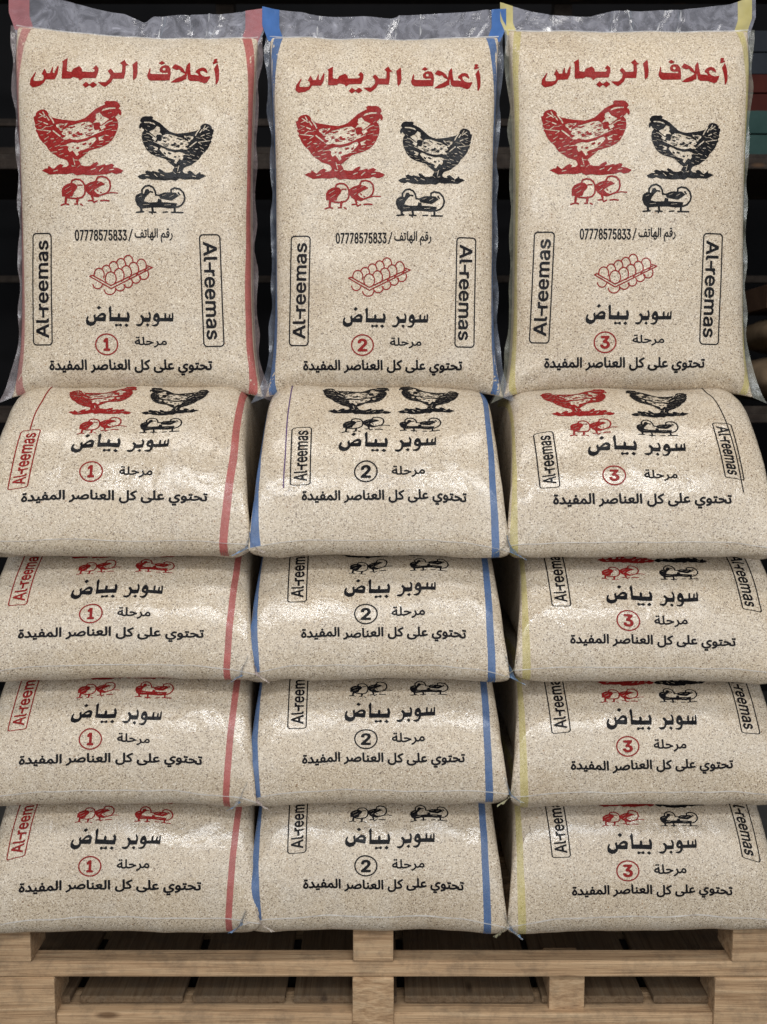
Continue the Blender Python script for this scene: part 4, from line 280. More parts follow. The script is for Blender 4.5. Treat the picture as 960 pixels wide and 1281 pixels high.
_flat = {}
def flat(key, cut=7.0):
    """fill the outlines (holes by even-odd), then cut on a grid so that the print can bend with the bag"""
    if key in _flat: return _flat[key]
    if key.startswith('box'):
        cs = [rrect(-13, -68, 13, 68, 5), rrect(-11.4, -66.4, 11.4, 66.4, 3.6)]
        for c in outlines('brand'):
            cs.append([(ty - 8.2, -(tx - 59)) for tx, ty in c] if key == 'box_up' else [(-(ty - 8.2), tx - 59) for tx, ty in c])
    elif key.startswith('ring_'):
        cs = [ell(0, 0, 14.5, 13.4), ell(0, 0, 12.8, 11.7)] + outlines(key[5:])
    elif key == 'hen_left':
        cs = [[(427 - (x - 427), y) for x, y in c] for c in outlines('hen')]
    else: cs = outlines(key)
    cu = bpy.data.curves.new('tmp', 'CURVE'); cu.dimensions = '2D'; cu.fill_mode = 'BOTH'
    for c in cs:
        sp = cu.splines.new('POLY'); sp.points.add(len(c) - 1)
        for p, (x, y) in zip(sp.points, c): p.co = (x, -y, 0, 1)
        sp.use_cyclic_u = True
    ob = bpy.data.objects.new('tmp', cu); COL.objects.link(ob)
    dg = bpy.context.evaluated_depsgraph_get()
    me = bpy.data.meshes.new_from_object(ob.evaluated_get(dg))
    bpy.data.objects.remove(ob); bpy.data.curves.remove(cu)
    bm = bmesh.new(); bm.from_mesh(me); bpy.data.meshes.remove(me)
    xs = [v.co.x for v in bm.verts]; ys = [v.co.y for v in bm.verts]
    for ax, lo, hi in ((0, min(xs), max(xs)), (1, min(ys), max(ys))):
        c = math.floor(lo / cut) * cut + cut
        while c < hi:
            co = Vector((c, 0, 0)) if ax == 0 else Vector((0, c, 0)); no = Vector((1, 0, 0)) if ax == 0 else Vector((0, 1, 0))
            bmesh.ops.bisect_plane(bm, geom=bm.verts[:] + bm.edges[:] + bm.faces[:], plane_co=co, plane_no=no, dist=1e-5)
            c += cut
    bmesh.ops.triangulate(bm, faces=bm.faces[:])
    bm.verts.index_update()
    V = np.array([(v.co.x, -v.co.y) for v in bm.verts]); F = [[v.index for v in f.verts] for f in bm.faces]
    bm.free(); _flat[key] = (V, F); return V, F

# ------------------------------------------------------------------ the filled bag: a lofted pillow with its own surface coordinates
class Bag:
    """rows run along the bag (v = arc length from the near seam), columns across it (x = arc length from the middle)"""
    M = 72
    def __init__(s, rows, up, seed, amp=.004, droop=None, nexp=3.0, ripple=0.0):
        s.up = Vector(up); s.seed = seed
        C = np.array([r['c'] for r in rows], float); K = len(rows); M = s.M
        U = np.array(up, float)
        th = np.linspace(0, math.pi, 721)
        top = np.zeros((K, M + 1, 3)); bot = np.zeros((K, M + 1, 3)); A = np.zeros(K); AB = np.zeros(K)
        for i, r in enumerate(rows):
            for half, h, arr in ((1, r['ht'], top), (-1, r['hb'], bot)):
                n = r.get('n', nexp) if half == 1 else r.get('nb', r.get('n', nexp))
                x = -r['w'] * np.sign(np.cos(th)) * np.abs(np.cos(th)) ** (2 / n); z = half * h * np.abs(np.sin(th)) ** (2 / n)
                d = np.concatenate([[0], np.cumsum(np.hypot(np.diff(x), np.diff(z)))])
                t = np.linspace(0, d[-1], M + 1)
                xx = np.interp(t, d, x); zz = np.interp(t, d, z)
                if half == 1: A[i] = d[-1] / 2
                else: AB[i] = d[-1] / 2
                arr[i] = C[i] + np.outer(xx, (1, 0, 0)) + np.outer(zz, U)
        # lumps of the fill
        for arr, sg in ((top, 1), (bot, -1)):
            for i in range(K):
                ta = min(1, rows[i].get('soft', 1))
                for j in range(M + 1):
                    u = 2 * j / M - 1
                    p = Vector(arr[i, j]) + Vector((seed * 7.3, seed * 3.1, seed * 1.7))
                    e = (1 - abs(u) ** 6) * ta
                    d = amp * (noise.noise(p * 7.0) + .45 * noise.noise(p * 17.0) + .2 * noise.noise(p * 40.0)) * e
                    arr[i, j] += U * sg * d
                    if ripple:
                        rx, rv = (1 - abs(u)) * rows[i]['w'], rows[i].get('q', 1); rr = math.hypot(rx, rv)
                        if rr < .2: d2 = ripple * math.sin(math.atan2(rv, rx + 1e-6) * 13 + seed * 3 + u) * math.exp(-((rr - .055) / .045) ** 2) * ta * (1 - abs(u) ** 14)
                        else: d2 = 0
                        arr[i, j] += U * sg * d2
                    if droop: arr[i, j] += np.array(droop(i, u))
        s.top, s.bot, s.A, s.AB = top, bot, A, AB
        mid = top[:, M // 2]
        s.v = np.concatenate([[0], np.cumsum(np.linalg.norm(np.diff(mid, axis=0), axis=1))])
        du = np.gradient(top, axis=1); dv = np.gradient(top, axis=0)
        nn = np.cross(du, dv); L = np.linalg.norm(nn, axis=2, keepdims=True); L[L < 1e-12] = 1
        s.nor = nn / L
        s.vb = np.concatenate([[0], np.cumsum(np.linalg.norm(np.diff(bot[:, M // 2], axis=0), axis=1))])
        nn = np.cross(np.gradient(bot, axis=1), np.gradient(bot, axis=0)); L = np.linalg.norm(nn, axis=2, keepdims=True); L[L < 1e-12] = 1
        s.norb = nn / L
        s.K = K
    def mesh(s, name, origin):
        K, M = s.K, s.M; V = []; F = []
        W_ = 2 * M
        for i in range(K):
            V += list(s.top[i]) + list(s.bot[i, M - 1:0:-1])
        for i in range(K - 1):
            for j in range(W_):
                a, b = i * W_ + j, i * W_ + (j + 1) % W_
                F.append((a, b, b + W_, a + W_))
        V = [np.array(v) - np.array(origin) for v in V]
        me = mesh_from(name, V, F)
        bm = bmesh.new(); bm.from_mesh(me)
        bmesh.ops.remove_doubles(bm, verts=bm.verts[:], dist=2e-5)
        bmesh.ops.recalc_face_normals(bm, faces=bm.faces[:])
        bm.to_mesh(me); bm.free(); me.shade_smooth(); return me
    def at(s, x, v, off=.0007, under=False):
        """points of the top side; x, v arrays in metres"""
        T, Nn, vv = (s.bot, -s.norb, s.vb) if under else (s.top, s.nor, s.v)
        fi = np.clip(np.interp(v, vv, np.arange(s.K)), 0, s.K - 1.001); i = fi.astype(int); f = (fi - i)[:, None]
        SA = s.AB if under else s.A
        A = SA[i] * (1 - f[:, 0]) + SA[np.minimum(i + 1, s.K - 1)] * f[:, 0]
        fj = np.clip((x / A + 1) / 2, 0.0, .9999) * s.M; j = fj.astype(int); g = (fj - j)[:, None]
        def bl(a): return (a[i, j] * (1 - f) * (1 - g) + a[i + 1, j] * f * (1 - g) + a[i, j + 1] * (1 - f) * g + a[i + 1, j + 1] * f * g)
        return bl(T) + bl(Nn) * off
    def decal(s, name, V, F, parent, mat, off=.0007, under=False):
        o = parent.location
        P = s.at(V[:, 0], V[:, 1], off, under) - np.array(o)
        return link(name, mesh_from(name, P, F), parent, mat)
    def put(s, name, key, parent, mat, cx, v0, v1, kx, rot=0.0, shear=0.0, h=None):
        """place a print: centre cx, foot v0, head v1 (metres on the bag), kx metres per print unit"""
        V, F = flat(key)
        x = V[:, 0]; y = V[:, 1]
        mx, my = (x.min() + x.max()) / 2, y.max(); H = y.max() - y.min()
        X = (x - mx) * kx; Y = (my - y) / H * (v1 - v0)
        X2 = cx + X * math.cos(rot) - (Y - (v1 - v0) / 2) * math.sin(rot) + shear * (Y - (v1 - v0) / 2)
        Y2 = v0 + Y + X * math.sin(rot)
        return s.decal(name, np.stack([X2, Y2], 1), F, parent, mat)
    def wrap(s, name, x, width, parent, mat, seed=0):
        return s.ribbon(name, [(x, 0.0), (x, .036)], width, parent, mat, seed=seed, step=.004, under=True)
    def ribbon(s, name, path, width, parent, mat, off=.0006, step=.008, seed=0, under=False):
        """a stripe along (x, v) way points"""
        px = np.array([p[0] for p in path]); pv = np.array([p[1] for p in path])
        n = max(4, int((pv[-1] - pv[0]) / step)); v = np.linspace(pv[0], pv[-1], n); x = np.interp(v, pv, px)
        x = x + np.array([.0012 * noise.noise(Vector((seed, vv * 14, 3))) for vv in v])
        m = max(1, int(width / .006)); ts = np.linspace(-.5, .5, m + 1)
        V = np.array([(xx + t * width, vv) for xx, vv in zip(x, v) for t in ts])
        F = [(a * (m + 1) + b, a * (m + 1) + b + 1, (a + 1) * (m + 1) + b + 1, (a + 1) * (m + 1) + b) for a in range(n - 1) for b in range(m)]
        return s.decal(name, V, F, parent, mat, off, under)

def strip_mesh(name, A, B, origin, th=0.0):
    n, m = len(A), 5
    V = [np.array(a) * (1 - t) + np.array(b) * t - np.array(origin) for a, b in zip(A, B) for t in np.linspace(0, 1, m)]
    F = [(i * m + j, i * m + j + 1, (i + 1) * m + j + 1, (i + 1) * m + j) for i in range(n - 1) for j in range(m - 1)]
    return mesh_from(name, V, F)

# ------------------------------------------------------------------ setting
floor = bm = bmesh.new(); bmesh.ops.create_grid(bm, x_segments=4, y_segments=4, size=8)
o = link('floor', bm_mesh('floor', bm), None, M_FLOOR); o['kind'] = 'structure'
bm = bmesh.new(); box(bm, -7, 7, 2.6, 2.8, -.05, 5, 0)
o = link('back_wall', bm_mesh('back_wall', bm), None, M_WALL); tag(o, 'dark unlit wall far behind the stacked bags', 'wall')

# storage rack behind
rk = thing('storage_rack', 'dark wooden storage rack standing in the gloom behind the bags', 'rack', (0, 1.35, 0))
def part_box(name, parent, mat, x0, x1, y0, y1, z0, z1, bev=.003):
    """a box part with its own origin in the middle so its material runs along it"""
    bm = bmesh.new(); cx, cy, cz = (x0 + x1) / 2, (y0 + y1) / 2, (z0 + z1) / 2
    box(bm, x0 - cx, x1 - cx, y0 - cy, y1 - cy, z0 - cz, z1 - cz, bev)
    o = link(name, bm_mesh(name, bm), parent, mat)
    o.location = Vector((cx, cy, cz)) - (parent.location if parent else Vector((0, 0, 0))); return o
for z0, z1 in ((.55, .59), (1.24, 1.29), (1.985, 2.028), (2.62, 2.66)): part_box('shelf_board', rk, M_DARKWOOD, -1.75, 1.75, 1.15, 1.62, z0, z1)
for x in (-1.72, -.56, .57, 1.66): part_box('post', rk, M_DARKWOOD, x, x + .06, 1.625, 1.69, 0, 2.9)
for z in (1.73, 2.165, 2.26): part_box('back_rail', rk, M_DARKWOOD, -1.75, 1.75, 1.695, 1.715, z - .012, z + .012)

def crate(name, label, x0, x1, y0, y1, z0, z1, mat, slats=3):
    t = thing(name, label, 'crate', ((x0 + x1) / 2, (y0 + y1) / 2, z0))
    hgt = (z1 - z0 - .004 * (slats - 1)) / slats
    for s_ in range(slats):
        za = z0 + s_ * (hgt + .004)
        part_box('slat', t, mat, x0, x1, y0, y0 + .012, za, za + hgt, .002); part_box('slat', t, mat, x0, x1, y1 - .012, y1, za, za + hgt, .002)
    part_box('end_panel', t, mat, x0 + .001, x0 + .016, y0 + .0125, y1 - .0125, z0, z1, .002); part_box('end_panel', t, mat, x1 - .016, x1 - .001, y0 + .0125, y1 - .0125, z0, z1, .002)
    part_box('bottom_panel', t, mat, x0 + .017, x1 - .017, y0 + .0125, y1 - .0125, z0, z0 + .012, .002)
    return t
m_red = make_plain('faded_red_plastic', (.035, .008, .006), (.06, .014, .010), 8); m_teal = make_plain('dusty_teal_plastic', (.016, .036, .032), (.03, .058, .052), 8)
m_grey = make_plain('dusty_grey_card', (.014, .016, .020), (.024, .027, .032), 8); m_brown = make_plain('brown_card', (.06, .034, .022), (.105, .06, .038), 8)
crate('crate', 'dusty teal crate on the dark rack beside the yellow striped upright bag', 1.06, 1.55, 1.2, 1.55, 2.029, 2.165, m_teal, 2)
crate('crate', 'dull red crate stacked on top of the dusty teal crate', 1.08, 1.53, 1.22, 1.53, 2.166, 2.275, m_red, 2)
crate('crate', 'dusty grey crate stacked on the dull red crate, topmost of its stack', 1.07, 1.50, 1.22, 1.53, 2.276, 2.40, m_grey, 2)

# ------------------------------------------------------------------ pallet
pal = thing('wooden_pallet', 'worn pine pallet carrying the stacked bags of mash', 'pallet', (0, .04, 0))
for y0 in (.10, .235, .37, .505, .64, .775): part_box('deck_board', pal, M_WOODX, -.86, .86, y0, y0 + .11, .2055, .2245)
for x0, x1 in ((-.90, -.727), (-.063, .0205), (.719, .90)):
    for y0 in (.036, .42, .74): part_box('upper_block', pal, M_WOODX, x0, x1, y0, y0 + .095, .1515, .2235 if y0 < .1 else .205, .004)
for y0 in (.04, .41, .735): part_box('stringer', pal, M_WOODX, -.93, .93, y0, y0 + (.048 if y0 < .1 else .1), .117, .151, .004)
for x0, x1, ys in ((-.90, -.681, (.036, .41, .73)), (-.0645, .0215, (.037, .41, .73)), (.347, .4215, (.060, .42, .73)), (.686, .90, (.036, .41, .73))):
    for y0 in ys: part_box('lower_block', pal, M_WOODX if x1 - x0 > .1 else M_WOODE, x0, x1, y0, y0 + .10, .0015, .1165, .004)
for x0, x1 in ((-.86, -.662), (-.642, -.424), (-.404, -.208), (-.19, .028), (.045, .318), (.334, .55), (.57, .86)): part_box('bottom_board', pal, M_WOODY_SHADED, x0, x1, .075, .84, .0385, .054)
for y0 in (.045, .40, .74): part_box('base_runner', pal, M_WOODX, -.895, .895, y0, y0 + .10, .003, .034, .004)

# ------------------------------------------------------------------ lying bags
SEAM = [None, 1.035, .787, .532, .268]; B_ = [None, .300, .2475, .2545, .2635]; A_ = [None, .24, .22, .22, .22]
def top_prof(r, Y): return B_[r] * math.sqrt(max(0, 1 - (max(0, A_[r] - Y) / A_[r]) ** 2))
LEN = .80
WS = [0, 1.0, 1.03, 1.045, 1.055]
def lying(r, cx, seed, wide=1.0, yf=0.0, dz=0.0):
    a, b = A_[r], B_[r]; zs = SEAM[r] + dz
    ts = np.linspace(0, math.pi / 2, 46); Ys = list(a * (1 - np.cos(ts))) + list(np.linspace(a + .012, LEN / 2, 8))
    Ys = Ys + [LEN - y for y in Ys[-2::-1]]
    rows = []
    for Y in Ys:
        q = min(Y, LEN - Y); back = Y > LEN / 2
        tp = top_prof(r, q) + (.006 * math.sin(math.pi * Y / LEN) if r == 1 else 0)
        d, c = (.0345 if r < 4 else .040), .026
        fr = -d * math.sqrt(max(0, 1 - (max(0, c - q) / c) ** 2))
        if r == 4: bt = fr - .0015 * min(1, q / .03)
        else: bt = max(fr, top_prof(r + 1, q) + SEAM[r + 1] - SEAM[r] + .0015) if q > .03 else fr
        zc = bt * .55 + tp * .45; zc = zc * min(1, q / .05)
        w = (.2275 + .0225 * math.exp(-q / .06)) * WS[r] * wide
        rows.append(dict(c=(cx, yf + Y, zs + zc), w=w, ht=max(0, tp - zc), hb=max(0, zc - bt), n=5.0 + 4.5 * min(1, q / .14), nb=7.5, q=q * 1.6, soft=min(1, q / .03)))
    rn = random.Random(seed); sl, sr = rn.uniform(.5, 1.8), rn.uniform(.5, 1.8); yaw = rn.uniform(-.007, .007); roll = rn.uniform(-.0035, .0035)
    def droop(i, u):
        q = min(Ys[i], LEN - Ys[i]); k = math.exp(-q / .06) * abs(u) ** 3.5 * (sl if u < 0 else sr)
        wav = .0035 * noise.noise(Vector((u * 4, seed * 2.7, 0))) * math.exp(-q / .03)
        return (0, -.006 * k + wav + yaw * u, -.012 * k + wav + roll * u)
    return Bag(rows, (0, 0, 1), seed, .0066, droop, ripple=.0048)

WORDS = {1: 'lowest', 2: 'second from the bottom', 3: 'third from the bottom', 4: 'uppermost'}
def fins(bag, root, colour, wid=.026, reach=.15, front=True):
    """the loose film ears at the near corners"""
    for sd in (0, bag.M):
        sg = -1 if sd == 0 else 1
        rows = [i for i in range(bag.K) if bag.v[i] <= reach]
        A = [bag.top[i, sd] for i in rows]; Bp = []
        for n_, i in enumerate(rows):
            q = bag.v[i] / reach
            wd = wid * (1 - q) ** 1.3 + .004 + .004 * noise.noise(Vector((bag.v[i] * 40, bag.seed * 3.3, sg)))
            nz = noise.noise(Vector((bag.v[i] * 60, bag.seed, sg)))
            a0 = bag.top[i, sd]; Bp.append(np.array((a0[0] + sg * wd, a0[1] * .25 - .021 + .005 * nz, a0[2] - .012 * (1 - q) + .004 * nz)))
        link('film_ear', strip_mesh('film_ear', A, Bp, root.location), root, M_EARS[colour])
def seal(bag, root):
    """the heat-sealed lip that runs along the near end"""
    P = bag.top[0]; n = len(P); A = []; Bp = []; Cc = []
    for j in range(n):
        w1 = .0022 * noise.noise(Vector((j * .35, bag.seed, 7))) + .0028
        A.append(P[j] + np.array((0, .0015, .0022))); Bp.append(P[j] + np.array((0, -.0012 - w1 * .5, -.0004)))
    link('seal', strip_mesh('seal', A, Bp, root.location), root, M_SEAL)

COLOURS = ['red', 'blue', 'yellow']
def lying_bag(col, r):
    colour = COLOURS[col]; rn = random.Random(col * 10 + r)
    c_ = {0: -.506 if r == 1 else -.514, 1: -.008 if r == 1 else -.014, 2: .490 if r == 1 else .512}[col] + rn.uniform(-.003, .003)
    wide = {0: 1.07, 1: 1.012, 2: 1.06}[col]; cx = c_ + {0: -.016, 1: 0, 2: .015}[col]; sx = c_ - cx
    bag = lying(r, cx, col * 5.1 + r * 1.37 + 1, wide, yf=rn.uniform(-.004, .004), dz=(-.004 if col == 2 and r < 4 else 0))
    num = col + 1
    lab = f'lying mash bag with {colour} stripe and circled {num}'
    where = {1: 'directly under the upright bag', 2: 'second down in its stack', 3: 'third down in its stack', 4: 'lowest, on the pallet'}[r]
    t = thing('feed_bag', f'{lab}, {where}', 'bag', (cx, 0.4, SEAM[r] - .04), 'bags of mash lying in the three columns')
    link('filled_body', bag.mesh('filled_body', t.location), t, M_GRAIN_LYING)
    seal(bag, t); fins(bag, t, colour)
    k = .00158 if r == 1 else .00160
    # print layout measured across and along the bag: x of centre, foot v, head v
    if r == 1: L = dict(slogan=(.068, .099), marhala=(.124, .148), ring=(.1136, .157), superwhite=(.176, .221), chick=(.221, .261), hen=(.268, .372), box=(.108, .2314))
    else: L = dict(slogan=(.046, .075), marhala=(.090, .114), ring=(.081, .122), superwhite=(.132, .175), chick=(.186, .221), hen=(.227, .33), box=(.125, .262))
    sh = {0: -.0, 1: 0.0, 2: (-.004 if r == 1 else -.010)}[col]
    DEP = dict(slogan=2.018, marhala=2.033, ring=2.033, superwhite=2.052, cl=2.08, cr=2.08, hl=2.118, hr=2.118, bl=2.045, br=2.05)
    X = {(0, 1): dict(superwhite=151, ring=115, marhala=171, slogan=143, cl=130, cr=203, hl=125, hr=220, bl=31),
         (1, 1): dict(superwhite=485, ring=458, marhala=511, slogan=481, cl=458, cr=526, hl=446, hr=537, bl=377),
         (2, 1): dict(superwhite=796, ring=768, marhala=826, slogan=804, cl=741, cr=821, hl=722, hr=825, bl=684, br=918),
         0: dict(superwhite=147, ring=114, marhala=168, slogan=138, cl=125, cr=195, hl=122, hr=197, bl=27),
         1: dict(superwhite=488, ring=458, marhala=511, slogan=480, cl=464, cr=537, hl=460, hr=535, bl=372),
         2: dict(superwhite=814, ring=785, marhala=838, slogan=817, cl=777, cr=847, hl=775, hr=850, bl=699, br=937)}
    X = X.get((col, r)) or X[col]
    px = lambda n: (X[n] - 480) * (DEP[n] + (0, 0, .022, .048, .075)[r]) / 1300 - cx
    sc = 1.13 if col == 0 else (1.08 if (col == 2 and r == 1) else 1.0)
    dark = M_BLACK; red = M_RED
    j = lambda: rn.uniform(-.0015, .0015)
    bag.put('slogan_lettering', 'slogan', t, dark, px('slogan'), L['slogan'][0] + sh, L['slogan'][1] + sh, k * sc * 1.005, rot=rn.uniform(-.008, .008))
    bag.put('stage_lettering', 'marhala', t, dark, px('marhala'), L['marhala'][0] + sh, L['marhala'][1] + sh, k * 1.03)
    bag.put('stage_number', 'ring_' + ['one', 'two', 'three'][col], t, dark if col == 1 else red, px('ring'), L['ring'][0] + sh, L['ring'][1] + sh, k * 1.02)
    bag.put('name_lettering', 'superwhite', t, dark, px('superwhite'), L['superwhite'][0] + sh, L['superwhite'][1] + sh, k * (1.13 if r == 1 else 1.06))
    cl, cr = {0: (red, dark if r == 1 else red), 1: (dark, dark), 2: (red, dark)}[col]
    bag.put('chick_print', 'chicks_line', t, cl, px('cl'), L['chick'][0] + sh, L['chick'][1] + sh, k * (.86 if r == 1 else .78))
    bag.put('chick_print', 'chicks_solid', t, cr, px('cr'), L['chick'][0] + sh, L['chick'][1] + sh, k * (.86 if r == 1 else .80))
    bag.put('hen_print', 'hen', t, cl, px('hl'), L['hen'][0] + sh, L['hen'][1] + sh, k * (.80 if r == 1 else .72))
    bag.put('hen_print', 'hen_left', t, cr, px('hr'), L['hen'][0] + sh, L['hen'][1] + sh, k * (.72 if r == 1 else .68))
    bag.put('brand_panel', 'box_up', t, red if col == 0 else dark, px('bl'), L['box'][0] + sh * .5, L['box'][1] + sh * .5, k * (1.0 if r == 1 else .95), shear={0: .10, 1: .0, 2: -.06}[col])
    if col == 2: bag.put('brand_panel', 'box_down', t, dark, px('br') - (.006 if r > 1 else .012), L['box'][0] + (.018 if r == 1 else -.008), L['box'][1] + (.012 if r == 1 else -.012), k * .95, shear=-.10)
    # stripes of the sleeve
    m = M_STRIPE[colour]; vt = .60
    if col == 0:
        bag.ribbon('side_stripe', [((.197 if r == 1 else .203) + sx, .0), (.215 + sx, .20), (.225 + sx, vt)], (.016 if r == 1 else .013), t, m, seed=r)
        bag.wrap('side_stripe', (.197 if r == 1 else .203) + sx, .016 if r == 1 else .013, t, m)
        if r == 1: bag.ribbon('edge_line', [(-.194 + sx, .232), (-.186 + sx, .36), (-.18 + sx, vt)], .0028, t, M_RED, seed=r)
    elif col == 1:
        bag.ribbon('side_stripe', [(.226, .0), (.222, .20), (.216, vt)], .015, t, m, seed=r)
        bag.ribbon('side_stripe', [(-.239, .0), (-.249, .12), (-.254, vt)], .020, t, m, seed=r + 9)
        bag.wrap('side_stripe', .226, .015, t, m)
        if r == 1: bag.ribbon('edge_line', [(-.186, .105), (-.184, .22), (-.178, vt)], .0026, t, make_violet, seed=r)
    else:
        bag.ribbon('side_stripe', [(-.234 + sx, .0), (-.238 + sx, .12), (-.242 + sx, vt)], .016, t, m, seed=r)
        bag.wrap('side_stripe', -.234 + sx, .016, t, m)
        if r == 1: bag.ribbon('edge_line', [(.212 + sx, .10), (.196 + sx, .24), (.181 + sx, .36), (.18 + sx, vt)], .0024, t, M_BLACK, seed=r)
    return t
make_violet = make_ink('violet_ink', (.10, .06, .13), .05)
for col in range(3):
    for r in (1, 2, 3, 4): lying_bag(col, r)

# ------------------------------------------------------------------ upright bags
def upright(cx, seed, H=.742, lean=3.5, dip=(.0, .0), ybase=.17, wf=1.0):
    z0 = 1.3245; nrow = 66; rows = []
    vs = H * (.5 - .5 * np.cos(np.linspace(0, math.pi, nrow)))
    for v in vs:
        fb = math.sqrt(max(0, 1 - (max(0, .055 - v) / .055) ** 2)); tt = max(0, v - (H - .17)) / .17
        ft = math.sqrt(max(0, 1 - tt ** 2.4)); f = fb * ft
        hf = .046 * f * (1 + .25 * math.sin(math.pi * min(1, v / H))); hb = .125 * fb * ft
        mid = ybase + .046 + math.tan(R(lean)) * v + .018 * tt ** 2
        u = v / H
        w = (.2305 + .020 * math.exp(-v / .05) + .010 * max(0, (u - .55) / .45) ** 1.5 - .004 * math.sin(math.pi * u)) * wf
        rows.append(dict(c=(cx, mid, z0 + v), w=w, ht=hf, hb=hb, n=2.1 + 1.3 * f, q=min(v, H - v), soft=min(1, v / .06, (H - v) / .05 + .0)))
    def droop(i, u):
        v = vs[i]; k = math.exp(-v / .05) * abs(u) ** 5; t = max(0, (v - H * .75) / (H * .25))
        return (0, -.020 * k, -.014 * k + t * t * (dip[0] * u + dip[1] * (u * u - .3) + .004 * noise.noise(Vector((u * 3, seed * 5, 1)))))
    return Bag(rows, (0, -1, 0), seed, .0046, droop, 3.2, ripple=.0028), vs

PRN = .001636; PV = .001625
def upright_bag(col, cx, ox, sy, dy, dip, top_edge, wf=1.0):
    colour = COLOURS[col]
    bag, vs = upright(cx, col * 3.7 + 20, H=(.743, .737, .751)[col], dip=dip, wf=wf)
    t = thing('feed_bag', f'upright clear bag of pale mash with {colour} side stripes and red circled {col + 1}', 'bag', (cx, .25, 1.3245), 'bags of mash standing upright on top')
    link('filled_body', bag.mesh('filled_body', t.location), t, M_GRAIN)
    kxs = {0: 1.025, 1: 1.0, 2: 1.005}[col]
    def place(name, key, mat, bx=0.0, tilt=0.0, orig=None):
        V, F = flat(key)
        x, y = V[:, 0].copy(), V[:, 1].copy()
        if orig: x = x + orig[0]; y = y + orig[1]
        mx = (x.min() + x.max()) / 2; my = (y.min() + y.max()) / 2
        X = (x - ox + bx) * PRN * kxs; Yv = .0744 + (452 - y) * sy * PV * 1.02 + dy
        if tilt:
            X = X - (my - y) * PRN * math.sin(tilt); Yv = Yv + (x - mx) * PRN * math.sin(tilt)
        return bag.decal(name, np.stack([X, Yv], 1), F, t, mat)
    tl = {0: .004, 1: 0.0, 2: .0}[col]
    place('title_lettering', 'title', M_RED, {0: -9, 1: 0, 2: 3}[col], tl)
    place('hen_print', 'hen', M_RED, {0: -4, 1: 0, 2: 2}[col])
    place('chick_print', 'chicks_line', M_RED, {0: -6, 1: 0, 2: 2}[col])
    V, F = flat('hen_left')
    Vb = V.copy(); Vb[:, 0] = 546 + (V[:, 0] - V[:, 0].mean()) * .83; Vb[:, 1] = 190.5 + (V[:, 1] - (V[:, 1].min() + V[:, 1].max()) / 2) * .86
    Xb = (Vb[:, 0] - ox + {0: -4, 1: 0, 2: 4}[col]) * PRN * kxs; Yb = .0744 + (452 - Vb[:, 1]) * sy * PV * 1.02 + dy
    bag.decal('hen_print', np.stack([Xb, Yb], 1), F, t, M_BLACK)
    place('chick_print', 'chicks_solid', M_BLACK, {0: -4, 1: 0, 2: 2}[col])
    place('phone_lettering', 'phone', M_BLACK, {0: -3, 1: 0, 2: 0}[col])
    place('egg_tray_print', 'eggs', M_RED, {0: -2, 1: 0, 2: 3}[col])
    place('name_lettering', 'superwhite', M_BLACK, {0: 2, 1: 2, 2: 2}[col])
    place('stage_number', 'ring_' + ['one', 'two', 'three'][col], M_RED, {0: 0, 1: 0, 2: 0}[col], 0, (453.5, 426))
    place('stage_lettering', 'marhala', M_BLACK)
    place('slogan_lettering', 'slogan', M_BLACK, {0: 3, 1: 0, 2: 0}[col])
    place('brand_panel', 'box_up', M_BLACK, 0, {0: -.012, 1: -.025, 2: -.04}[col], (374, 359))
    place('brand_panel', 'box_down', M_BLACK, {0: 0, 1: 0, 2: 3}[col], {0: .03, 1: -.015, 2: -.02}[col], (583.5, 361))
    # stripes down both sides of the body
    for sg in (-1, 1):
        ins = {0: .022, 1: .016, 2: .020}[col]
        pth = [(sg * (np.interp(v, bag.v, bag.A) - ins - .004 * math.sin(v * 9 + col)), v) for v in np.linspace(.012, bag.v[-1] - .012, 24)]
        bag.ribbon('side_stripe', pth, {0: .019, 1: .018, 2: .015}[col], t, M_STRIPE[colour] if not (col == 0 and sg < 0) else M_BAND['red'], seed=col * 2 + sg)
    # loose film down both sides
    for sd in (0, bag.M):
        sg = -1 if sd == 0 else 1
        A = []; Bp = []
        for i in range(bag.K):
            v = vs[i]; e = math.exp(-v / .03)
            wd = .0105 + .0045 * noise.noise(Vector((v * 18, col * 9 + sg * 3, 0))) + .0025 * math.sin(v * 55 + col * 2 + sg) + .016 * e
            A.append(bag.top[i, sd]); Bp.append(bag.top[i, sd] + np.array((sg * wd, -.010 * e - .004 + .006 * noise.noise(Vector((v * 25, col * 4 + sg, 5))), -.012 * e)))
        link('film_edge', strip_mesh('film_edge', A, Bp, t.location), t, M_FINS[colour])
    # the pinch line where the empty film leaves the fill
    P = bag.top[-1]; link('pinch_line', strip_mesh('pinch_line', [p + np.array((0, -.003, .0016)) for p in P], [p + np.array((0, -.0042, -.0012 + .001 * noise.noise(Vector((p[0] * 60, col, 0))))) for p in P], t.location), t, M_SEAL)
    # empty clear flap above the fill
    nu, nv = 96, 14; T = bag.top[-1]; wtop = abs(T[-1][0] - T[0][0]) / 2
    def flap_pt(u, q):
        j = (u + 1) / 2 * bag.M; j0 = min(int(j), bag.M - 1); g = j - j0
        b = T[j0] * (1 - g) + T[j0 + 1] * g
        h = np.interp(u, [p[0] for p in top_edge], [p[1] for p in top_edge]) - .012
        fold = .004 * noise.noise(Vector((u * 5.0, col * 11.3, 0))) + .0014 * noise.noise(Vector((u * 14, q * .8, col * 5)))
        fold += sum(.5 * a * math.exp(-((u - c - .05 * (q - .5) * sl) / .010) ** 2) for c, a, sl in FOLDS[col])
        return np.array((b[0] + u * .016 * min(1, q * 2), b[1] - .004 + q * .010 + fold * min(1, .25 + q * 1.5), b[2] - .018 + (h + .018) * q))
